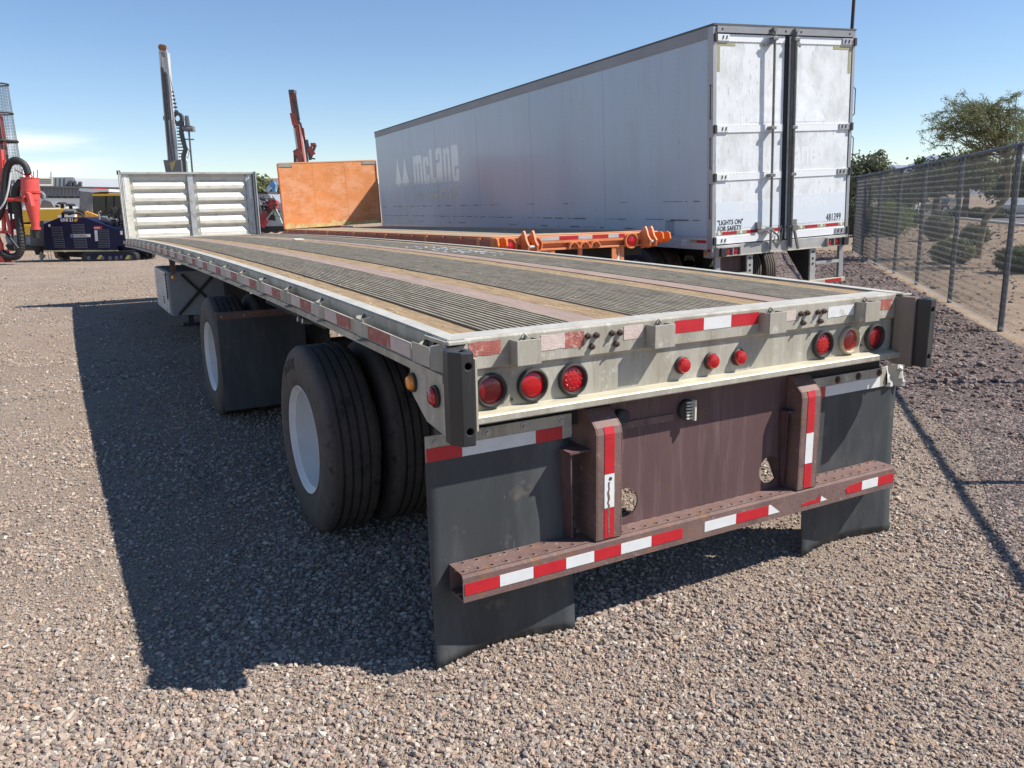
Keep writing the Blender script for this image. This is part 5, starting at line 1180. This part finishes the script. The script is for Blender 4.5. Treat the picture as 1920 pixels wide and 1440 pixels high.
E_.build('vise_gear', steel_dark, nd); slab(n_, [(222,390),(222,420),(226,420),(226,390)], .3, .4, 'mast_block', navy, nd)
MB().tube([n_(192,404,.3), n_(198,394,.3), n_(208,389.5,.3), n_(216,393,.3), n_(218,402,.3)], .02, 6).build('hose', hosem, nd)
slab(n_, [(188,405),(196,408),(205,413),(205,418),(190,412)], .2, .5, 'drive_unit', greyp, nd)
# grey radiator block and auger spike at its left end
slab(n_, [(56,427),(57,461),(82,461),(82,414),(74,414),(60,420)], .25, 1.1, 'radiator_block', mat('radiator_grey', (.10,.105,.115), .5), nd)
for i in range(4): a = n_(64,451+i*3.2); b = n_(80,451+i*3.2); MB().box(a[0],b[0],.21,.249,a[2]-.02,a[2]).build('louvre', slatm, nd)
slab(n_, [(61,461),(67,478),(73,478),(75,461)], .4, .3, 'auger_stem', steel_dark, nd)
a = n_(68.5,472); b_ = n_(68.5,487); c = n_(63,482); d = n_(76,480)
MB().add([(a[0],.25,a[2]),(c[0],.35,max(c[2],.1)),(b_[0],.25,.0),(d[0],.35,max(d[2],.1)),(a[0],.6,.2)], [(0,1,2),(0,2,3),(0,4,1),(0,3,4),(1,4,2),(2,4,3)]).build('auger_blade', mat('worn_steel', (.34,.32,.27), .5, .3), nd)
# ---- yellow crawler machine behind
DY = 40.; y_ = PL(110, DY); yd = frame_thing('crawler_drill', 110, DY, 'yellow construction machine with grey cab behind the navy drill', 'excavator')
slab(y_, [(38,394),(38,416),(128,416),(158,416),(158,404),(142,393),(120,391),(60,392)], 0, 2.0, 'engine_hood', yelp, yd, bevel=.04)
slab(y_, [(40,421),(41,440),(57,441),(58,421)], -.05, 1.8, 'side_box', yelp, yd, bevel=.03)
slab(y_, [(40,416.5),(40,421),(150,421),(150,416.5)], .08, 1.7, 'dark_gap', steel_dark, yd)
slab(y_, [(8,442),(14,460),(60,460),(60,442)], .0, 2.0, 'chassis', mat('blue_grey', (.17,.20,.24), .6), yd, bevel=.03)
slab(y_, [(60,422),(60,458),(158,458),(158,422)], .2, 1.8, 'lower_body', greyp, yd)
cab = slab(y_, [(148,404),(149,366),(152,358),(174,361),(174,408)], -.1, 1.6, 'cab', mat('cab_grey', (.20,.205,.20), .5), yd, bevel=.03)
slab(y_, [(174,366),(174,410),(232,410),(232,366)], -.05, 1.5, 'cab_glass', glassm, cab)
for px in (197,212): slab(y_, [(px,366),(px,410),(px+1.6,410),(px+1.6,366)], -.09, .04, 'cab_pillar', steel_dark, cab)
slab(y_, [(173,363.5),(173,367.5),(232,367),(232,363)], -.12, 1.6, 'cab_roof', yelp, cab)
slab(y_, [(148,358),(149,353),(204,355),(204,359),(185,360),(174,361)], -.1, 1.6, 'roof_lights', whp, cab)
for px, py in ((116,381),(132,384)):
    a = y_(px, py, .6); h = y_(px, py+9, .6)
    MB().lathe([(.0005,.06),(.16,.05),(.22,.0),(.22,-.04),(.08,-.06),(.08,-.32),(.0005,-.32)], a, 'z', 16).build('air_intake', steel_dark, yd, smooth=True)
slab(y_, [(74,390),(78,376),(84,374),(96,378),(102,389)], .3, 1.2, 'exhaust_hood', greyp, yd, bevel=.03)
MB().tube([y_(82,374,.6), y_(82,366,.6), y_(78,362,.6), y_(73,361,.6)], .10, 10).build('exhaust_pipe', greyp, yd, smooth=True)
slab(y_, [(158,398),(160,408),(182,413),(184,405),(172,400),(160,396)], -.25, .6, 'boom_cover', mat('orange_cover', (.75,.36,.06), .6), yd)
slab(y_, [(108,408),(108,403),(140,402),(140,408)], -.4, .3, 'white_tank', whp, yd)
slab(y_, [(140,391),(156,396),(160,403),(157,403),(152,398),(138,393)], -.2, .3, 'handrail', steel_dark, yd)
for y0 in (.0,1.6): slab(y_, [(10,460),(16,470),(180,470),(186,462),(180,455),(16,455)], y0, .45, 'crawler_track', trackm, yd)
# ---- red rig with dust cyclone
DR = 29.0; r_ = PL(40, DR); rd_ = frame_thing('dust_collector_rig', 40, DR, 'red drilling rig with dust cyclone and big black hoses at the left edge', 'drill rig')
def conep(p0, p1, r0, r1, name, m_, y=.5, n=28):
    a = Vector(r_(*p0, y)); b = Vector(r_(*p1, y)); return MB().tube([a, b], [r0*r_.s, r1*r_.s], n).build(name, m_, rd_, smooth=True)
cyc = conep((55,333.5),(57,358),15.2,16.2,'cyclone_drum', redp); MB().tube([r_(54.9,332.5,.5), r_(55,334,.5)], 16*r_.s, 28).build('drum_lid', redp, cyc)
MB().tube([r_(57,357.5,.5), r_(57,359.5,.5)], 17.5*r_.s, 28).build('flange', redp, cyc)
conep((57,359.5),(60,376),15.5,13.6,'cyclone_body', redp); conep((60,376),(67,428),13.4,6.2,'cyclone_cone', redp); conep((66.7,426),(67.1,430.5),8.4,8.4,'cone_flange', redp)
conep((67.2,430.5),(68,446),6.6,5.0,'dust_sleeve', hosem); conep((52,325),(55,333),4.5,6.5,'inlet_collar', redp)
MB().tube([r_(14,373.5,.3), r_(46,373,.3)], .085, 4).build('support_arm', redp, rd_)
slab(r_, [(49,360),(53,363),(59,386),(54,386),(50,372)], .0, .25, 'bracket_plate', redp, rd_); slab(r_, [(41,368),(44,367),(46,378),(42,380)], .1, .3, 'bracket_plate', redp, rd_)
def hose(pts, rad, name='hose', y=.4, rib=False, m_=hosem):
    P = [Vector(r_(a, b, y)) for a, b in pts]; out = []; 
    for i in range(len(P)-1):
        p0 = P[max(i-1,0)]; p1 = P[i]; p2 = P[i+1]; p3 = P[min(i+2,len(P)-1)]
        for k in range(8):
            t = k/8; out.append(.5*((2*p1)+(p2-p0)*t+(2*p0-5*p1+4*p2-p3)*t*t+(3*p1-p0-3*p2+p3)*t**3))
    out.append(P[-1]); rr = [rad*(1+(.10*(i % 2) if rib else 0)) for i in range(len(out))]
    return MB().tube(out, rr, 12).build(name, m_, rd_, smooth=not rib)
hose([(-6,412),(2,395),(7,372),(9,345),(14,315),(22,303),(30,300),(40,304),(48,312),(53,326)], .115)
hose([(40,340),(32,352),(29,368),(32,385),(35,410),(39,440),(40,462),(34,478),(22,482),(8,478),(2,472)], .125, rib=True)
hose([(0,392),(8,380),(14,362),(18,340),(20,325)], .03, 'white_hose', .15, m_=whp)
hose([(12,438),(20,448),(28,458),(34,466)], .05, 'hose', .2)
for pts, w in ((((6,392),(8,438)),.10),(((10,392),(21,440)),.09),(((-6,436),(20,434)),.10),(((-6,440),(2,462)),.12),(((0,280),(5,340)),.16),(((-4,402),(12,398)),.08),(((2,455),(6,490)),.10),(((8,300),(2,360)),.06)):
    MB().bar(r_(*pts[0], .5), r_(*pts[1], .5), w, w).build('frame_bar', redp, rd_)
slab(r_, [(-6,470),(-6,492),(9,492),(4,482),(3,470)], .3, .5, 'jack_foot', redp, rd_); slab(r_, [(-8,340),(-8,370),(5,372),(4,342)], .6, .5, 'control_box', steel_dark, rd_)
slab(r_, [(14,372),(14,400),(30,402),(30,374)], 1.0, .4, 'engine_block', steel_dark, rd_); slab(r_, [(14,415),(16,430),(30,430),(34,416),(30,408)], .8, .3, 'red_cowl', mat('dark_red', (.22,.02,.03), .5), rd_)
for pts in (((9,280),(20,400)),((13,290),(24,400)),((16,345),(26,470)),((-3,300),(8,430))): MB().bar(r_(*pts[0], .9), r_(*pts[1], .9), .06, .06).build('mast_tube', steel_dark, rd_)
MB().tube([r_(28,318,.35), r_(50,330,.35)], .02, 6).build('stay_rod', redp, rd_); MB().bar(r_(-4,215,.9), r_(10,320,.9), .22, .22).build('mast', mat('mast_dark_red', (.25,.04,.03), .5), rd_)
# mesh guard column: tapering cage of rods
cg = MB(); A = Vector(r_(-12,158,1.1)); B_ = Vector(r_(22,395,1.1)); R0, R1 = 23*r_.s, 27*r_.s
nrod = 26
for k in range(nrod):
    q = 2*pi*k/nrod; o1 = Vector((cos(q), sin(q), 0)); cg.tube([A+o1*R0, B_+o1*R1], .0075, 3, False)
for j in range(85):
    t = j/84; c = A.lerp(B_, t); rr = R0+(R1-R0)*t
    cg.tube([c+Vector((cos(2*pi*k/16), sin(2*pi*k/16), 0))*rr for k in range(17)], .0065, 3, False)
cg.build('guard_cage', mat('cage_wire', (.16,.17,.19), .5, .3), rd_, fix=False)['kind'] = 'stuff'
for t in (0., .225, .445, .62):
    c = A.lerp(B_, t); rr = R0+(R1-R0)*t; MB().tube([c+Vector((cos(2*pi*k/20), sin(2*pi*k/20), 0))*rr*1.03 for k in range(21)], .03 if t != .445 else .05, 6, False).build('cage_ring', steel_dark, rd_)
# small trestle foot and timber on the ground at far left
tag(slab(PL(3,29.5), [(-4,503),(6,500),(10,506),(-4,510)], 0, .4, 'timber_block', mat('pale_timber', (.5,.42,.3), .8), None), 'pale timber block lying on gravel at the left edge', 'timber block')
# ---- grey mast rig
DG = 46.; g_ = PL(330, DG); gr = frame_thing('drill_mast', 330, DG, 'tall grey and silver drill mast leaning left above the headboard', 'drill rig')
silm = mat('silver_mast', (.50,.51,.51), .5, .1, .15, 3, (1,1,.3)); dkm = mat('dark_mast', (.09,.095,.10), .5, .1, .2, 3)
slab(g_, [(299,97),(312,97),(330,325),(322,325)], .0, .45, 'mast', silm, gr)
slab(g_, [(301,97),(309,98),(314,138),(306,138)], -.06, .05, 'mast_head_plate', mat('pale_mast', (.55,.56,.56), .5), gr)
for a, b in (((303,126),(320,325)),((306,128),(324,325)),((310,135),(331,325))): MB().bar(g_(*a,-.05), g_(*b,-.05), .07, .07).build('mast_rail', dkm, gr)
for a, b, w in (((312,98),(336,325),.12),((299,97),(318,325),.09),((317,225),(322,325),.12),((322,225),(333,325),.10)): MB().bar(g_(*a,-.04), g_(*b,-.04), w*.8, w*.5).build('mast_beam', silm if w < .13 else dkm, gr)
for px, py in ((303,89),(308,90)): p = g_(px, py, 0); MB().lathe([(.0005,-.08),(.16,-.07),(.12,0),(.16,.07),(.0005,.08)], p, 'y', 14).build('sheave', mat('rusty_sheave', (.25,.12,.06), .7), gr, smooth=True)
MB().bar(g_(299,97,0), g_(313,98,0), .12, .5).build('head_frame', silm, gr)
MB().tube([g_(314,118,.1), g_(325,175,.1), g_(330,207,.1)], .02, 5).build('cable', dkm, gr)
for k in range(6): p = g_(322+k*1.7, 172+k*7.2, .1); MB().box(p[0]-.10,p[0]+.10,p[1]-.03,p[1]+.03,p[2]-.05,p[2]+.03).build('hose_clamp', dkm, gr)
for px, py, r in ((333,222,11),(316,222,8)): p = g_(px, py, .2); MB().lathe([(r*g_.s*.5,-.12),(r*g_.s,-.13),(r*g_.s,.13),(r*g_.s*.5,.12)], p, 'y', 24).build('hose_reel', dkm, gr, smooth=True)
P = [g_(341,228,.1), g_(340,250,.1), g_(344,265,.1), g_(348,280,.1), g_(344,292,.1), g_(345,325,.1)]; MB().tube(P, .13, 8).build('hose_bundle', dkm, gr)
for k in range(14): p = g_(339+k*.4, 240+k*6, .1); MB().box(p[0]-.22,p[0]+.16,p[1]-.03,p[1]+.03,p[2]-.03,p[2]+.03).build('hose_clamp', mat('clamp_brown', (.2,.15,.1), .7), gr)
slab(g_, [(306,300),(311,325),(341,325),(339,300)], -.2, .9, 'winch_box', greyp, gr); slab(g_, [(318,306),(322,322),(330,300)], -.22, .01, 'warning_plate', mat('plate_tan', (.45,.36,.15), .6), gr)
MB().tube([g_(354,244,.0), g_(361,325,.0)], .05, 8).build('antenna_pole', dkm, gr); MB().tube([g_(343,241,0), g_(363,241.5,0)], .13, 10).build('rotary_head', greyp, gr)
slab(g_, [(344,236),(345,246),(362,246),(360,236)], -.1, .4, 'drive_head', greyp, gr); MB().tube([g_(350,217,0), g_(352,236,0)], [.10,.14], 8).build('motor', dkm, gr); MB().bar(g_(346,261,0), g_(364,261.5,0), .04, .06).build('cross_arm', dkm, gr)
MB().bar(g_(330,235,.0), g_(346,236,.0), .08, .08).build('arm', dkm, gr); MB().tube([g_(349,275,0), g_(355,282,0), g_(352,297,0), g_(346,290,0)], .02, 5).build('hose_loop', dkm, gr)
slab(g_, [(300,325),(300,430),(380,430),(380,325)], .2, 1.6, 'carrier', greyp, gr); slab(g_, [(296,430),(296,446),(390,446),(390,430)], .1, 1.8, 'crawler_track', trackm, gr)
# ---- red-brown mast rig
DB = 48.; m_ = PL(575, DB); mr_ = frame_thing('drill_mast', 575, DB, 'rust-red drill mast leaning left above the orange trailer wall', 'drill rig')
rb = mat('mast_red_brown', (.34,.085,.06), .5, .05, .2, 2.5, V1, .05, 20, [((.14,.05,.04), .55, .7, 3, V1)])
slab(m_, [(540.5,169),(551,169),(571,310),(560,310)], 0, .45, 'mast', rb, mr_); slab(m_, [(543,212),(548,235),(557,235),(552,212)], -.15, .3, 'mast_carriage', rb, mr_)
for a, b, mm in (((546,185),(562,232),dkm),((552,240),(562,310),silm),((556,238),(567,310),rb),((563,230),(573,270),dkm),((553,175),(561,225),dkm),((568,240),(577,305),rb)): MB().bar(m_(*a,-.1), m_(*b,-.1), .10, .10).build('feed_hose' if mm is dkm else 'feed_rail', mm, mr_)
slab(m_, [(549,283),(557,278),(566,284),(566,310),(558,310),(556,292),(551,290)], -.2, .5, 'mast_foot', rb, mr_)
slab(m_, [(541,168),(541,175),(551,175),(551,168)], -.08, .6, 'crown_block', dkm, mr_)
for a, b, w in (((575,262),(582,300),.14),((583,272),(592,272),.22),((592,271),(582,298),.12),((580,276),(588,290),.24),((584,297),(591,298),.08)): MB().bar(m_(*a,-.1), m_(*b,-.1), w, w).build('rotation_unit', dkm if w < .2 else rb, mr_)
MB().bar(m_(553,286,-.1), m_(554,310,-.1), .14, .14).build('cylinder', dkm, mr_)
slab(m_, [(545,310),(545,425),(640,425),(640,310)], .1, 1.8, 'carrier', rb, mr_); slab(m_, [(540,425),(540,436),(650,436),(650,425)], .0, 2.0, 'crawler_track', trackm, mr_)
# ---- machines seen in the slot between the two trailers
DS = 38.; s_ = PL(505, DS); sm_ = frame_thing('truck_cab', 505, DS, 'grey pickup cab seen in the gap between headboard and orange wall', 'pickup truck')
slab(s_, [(478,372),(480,362),(500,362),(506,365),(512,378),(540,382),(545,402),(545,428),(478,430)], .6, 1.8, 'body', mat('silver_paint', (.34,.35,.37), .35, .2, .05, 3, V1, 0, 60, None, .4), sm_, bevel=.03)
slab(s_, [(486,374),(488,388),(497,388),(500,374)], .56, .03, 'window', whp, sm_); slab(s_, [(498,404),(500,412),(517,414),(513,402)], .56, .03, 'dark_panel', trackm, sm_)
slab(s_, [(478,360),(478,363),(502,363),(500,359)], .5, 1.8, 'roof', steel_dark, sm_)
for px in (488,535): p = s_(px, 430, .5); MB().lathe([(.0005,-.15),(.28,-.15),(.34,-.12),(.34,.12),(.28,.15),(.0005,.15)], (p[0],.55,.35), 'y', 20).build('wheel', tyrem, sm_, smooth=True)
DQ = 34.; q_ = PL(505, DQ); rm = frame_thing('rock_drill', 505, DQ, 'dark red hydraulic drill arm with hoses in the gap between the trailers', 'drill rig')
dred = mat('hydraulic_red', (.36,.02,.025), .4, 0, .12, 3, V1, 0, 60, None, .3)
MB().bar(q_(483,424,0), q_(516,378,0), .22, .28).build('boom', dred, rm); slab(q_, [(502,376),(506,392),(517,392),(518,378),(510,373)], -.2, .4, 'head_casting', dred, rm)
MB().bar(q_(492,426,-.2), q_(500,412,-.2), .15, .15).build('cylinder', dred, rm); MB().bar(q_(499,413,-.2), q_(514,392,-.2), .05, .05).build('piston_rod', zinc, rm)
MB().bar(q_(515,392,-.1), q_(527,420,-.1), .14, .14).build('support_leg', mat('pale_green', (.36,.42,.36), .5), rm)
rg = random.Random(12); Hh = MB()
for i in range(26):
    a = q_(rg.uniform(489,520), rg.uniform(366,398), rg.uniform(-.3,.3)); b = q_(rg.uniform(489,527), rg.uniform(370,412), rg.uniform(-.3,.3)); c = ((a[0]+b[0])/2+rg.uniform(-.2,.2), a[1]-.1, (a[2]+b[2])/2+rg.uniform(-.1,.3)); Hh.tube([a, c, b], rg.uniform(.012,.03), 5)
Hh.build('hoses', hosem, rm); slab(q_, [(480,425),(482,436),(540,434),(535,424)], 0, 1.0, 'crawler_track', trackm, rm)
slab(q_, [(479,385),(479,420),(488,415),(486,385)], .2, .6, 'cab_frame', steel_dark, rm)
DL = 60.; l_ = PL(513, DL); bl = frame_thing('boom_lift', 513, DL, 'light blue folded boom lift far back in the gap between the trailers', 'boom lift')
blu = mat('lift_blue', (.10,.28,.55), .45); lbl = mat('lift_pale_blue', (.42,.60,.74), .5)
MB().bar(l_(499,362,0), l_(507,348,0), .22, .22).build('lower_arm', lbl, bl); MB().bar(l_(507,348,0), l_(516,344,0), .28, .30).build('elbow', blu, bl); MB().bar(l_(515,345,0), l_(513,366,0), .20, .20).build('upper_arm', blu, bl); MB().bar(l_(518,350,.1), l_(515,368,.1), .12, .12).build('link', lbl, bl)
slab(l_, [(495,364),(495,410),(520,410),(520,364)], 0, 1.6, 'chassis', whp, bl)
for px in (499,516): p = l_(px, 412, 0); MB().lathe([(.0005,-.15),(.38,-.14),(.4,0),(.38,.14),(.0005,.15)], (p[0],-.1,.4), 'y', 16).build('wheel', tyrem, bl, smooth=True)
# ---- industrial building with rooftop plant
DBd = 110.; w_ = PL(150, DBd); bd_ = frame_thing('warehouse', 150, DBd, 'long grey and white industrial building with rooftop units behind the machines', 'building'); bd_.rotation_euler = (0,0,YAW+.42)
bgrey = mat('cladding_blue_grey', (.20,.215,.235), .6, 0, .05, .6, (6,1,.1)); bwh = mat('building_white', (.72,.73,.74), .6, 0, .03, .5); bdk = mat('building_dark', (.07,.075,.085), .6)
slab(w_, [(-40,372),(-40,426),(330,426),(330,372)], .0, 20., 'lower_wall', bwh, bd_)
slab(w_, [(-40,351),(-40,366),(330,369),(330,355)], -.4, 20., 'upper_wall', bgrey, bd_)
slab(w_, [(-40,347.5),(-40,350.5),(330,355),(330,352)], -1.0, 21., 'roof_edge', bdk, bd_)
slab(w_, [(-40,366.5),(-40,371.5),(330,372.5),(330,369)], .1, .2, 'window_strip_wall', bgrey, bd_)
for k in range(26):
    px = -30+k*11.5; slab(w_, [(px,367.3),(px,371),(px+8.5,371.2),(px+8.5,367.7)], .04, .05, 'window', glassm, bd_)
for k in range(60):
    px = -38+k*6.1; yy = 351.6+(px+40)*.0108; slab(w_, [(px,yy),(px,yy+13),(px+.5,yy+13),(px+.5,yy)], -.46, .055, 'cladding_rib', bdk, bd_)
slab(w_, [(160,334),(160,352),(330,353),(330,334)], 3., 14., 'high_bay', bwh, bd_); slab(w_, [(110,333),(110,350),(152,350),(150,332)], 2., 5., 'plant_screen', bgrey, bd_)
for px in (114,121,128,135): slab(w_, [(px,333),(px,349),(px+.6,349),(px+.6,333)], 1.9, .09, 'screen_rib', bdk, bd_)
for (x0,y0,x1,y1,mm,nm) in ((71,334,82,345,bdk,'rooftop_unit'),(86,334,109,346,mat('cream_unit', (.66,.63,.52), .6),'rooftop_unit'),(136,338,142,349,bdk,'rooftop_unit'),(144,339,148,350,bdk,'rooftop_unit'),(152,340,158,350,greyp,'rooftop_unit'),(20,335,32,346,bdk,'rooftop_unit'),(38,337,50,346,bwh,'rooftop_unit')):
    u_ = slab(w_, [(x0,y0),(x0,y1+3),(x1,y1+3),(x1,y0)], 1.0, 2.0, nm, mm, bd_)
    for k in range(3):
        yy = y0+2+k*(y1-y0-2)/3; slab(w_, [(x0+1,yy),(x0+1,yy+.8),(x1-1,yy+.8),(x1-1,yy)], .94, .055, 'grille', steel_dark if mm is not bdk else greyp, u_)
slab(w_, [(163,351),(163,354.5),(186,355),(186,352)], -1.15, .1, 'red_sign', redb, bd_); slab(w_, [(187,353),(187,370),(225,370),(225,354)], -.5, .1, 'white_sign', bwh, bd_)
for k, (px, py) in enumerate(((80,318),(98,322),(104,319),(126,322))): MB().tube([w_(px,350,4), w_(px,py,4)], .05, 4).build('antenna', bdk, bd_)
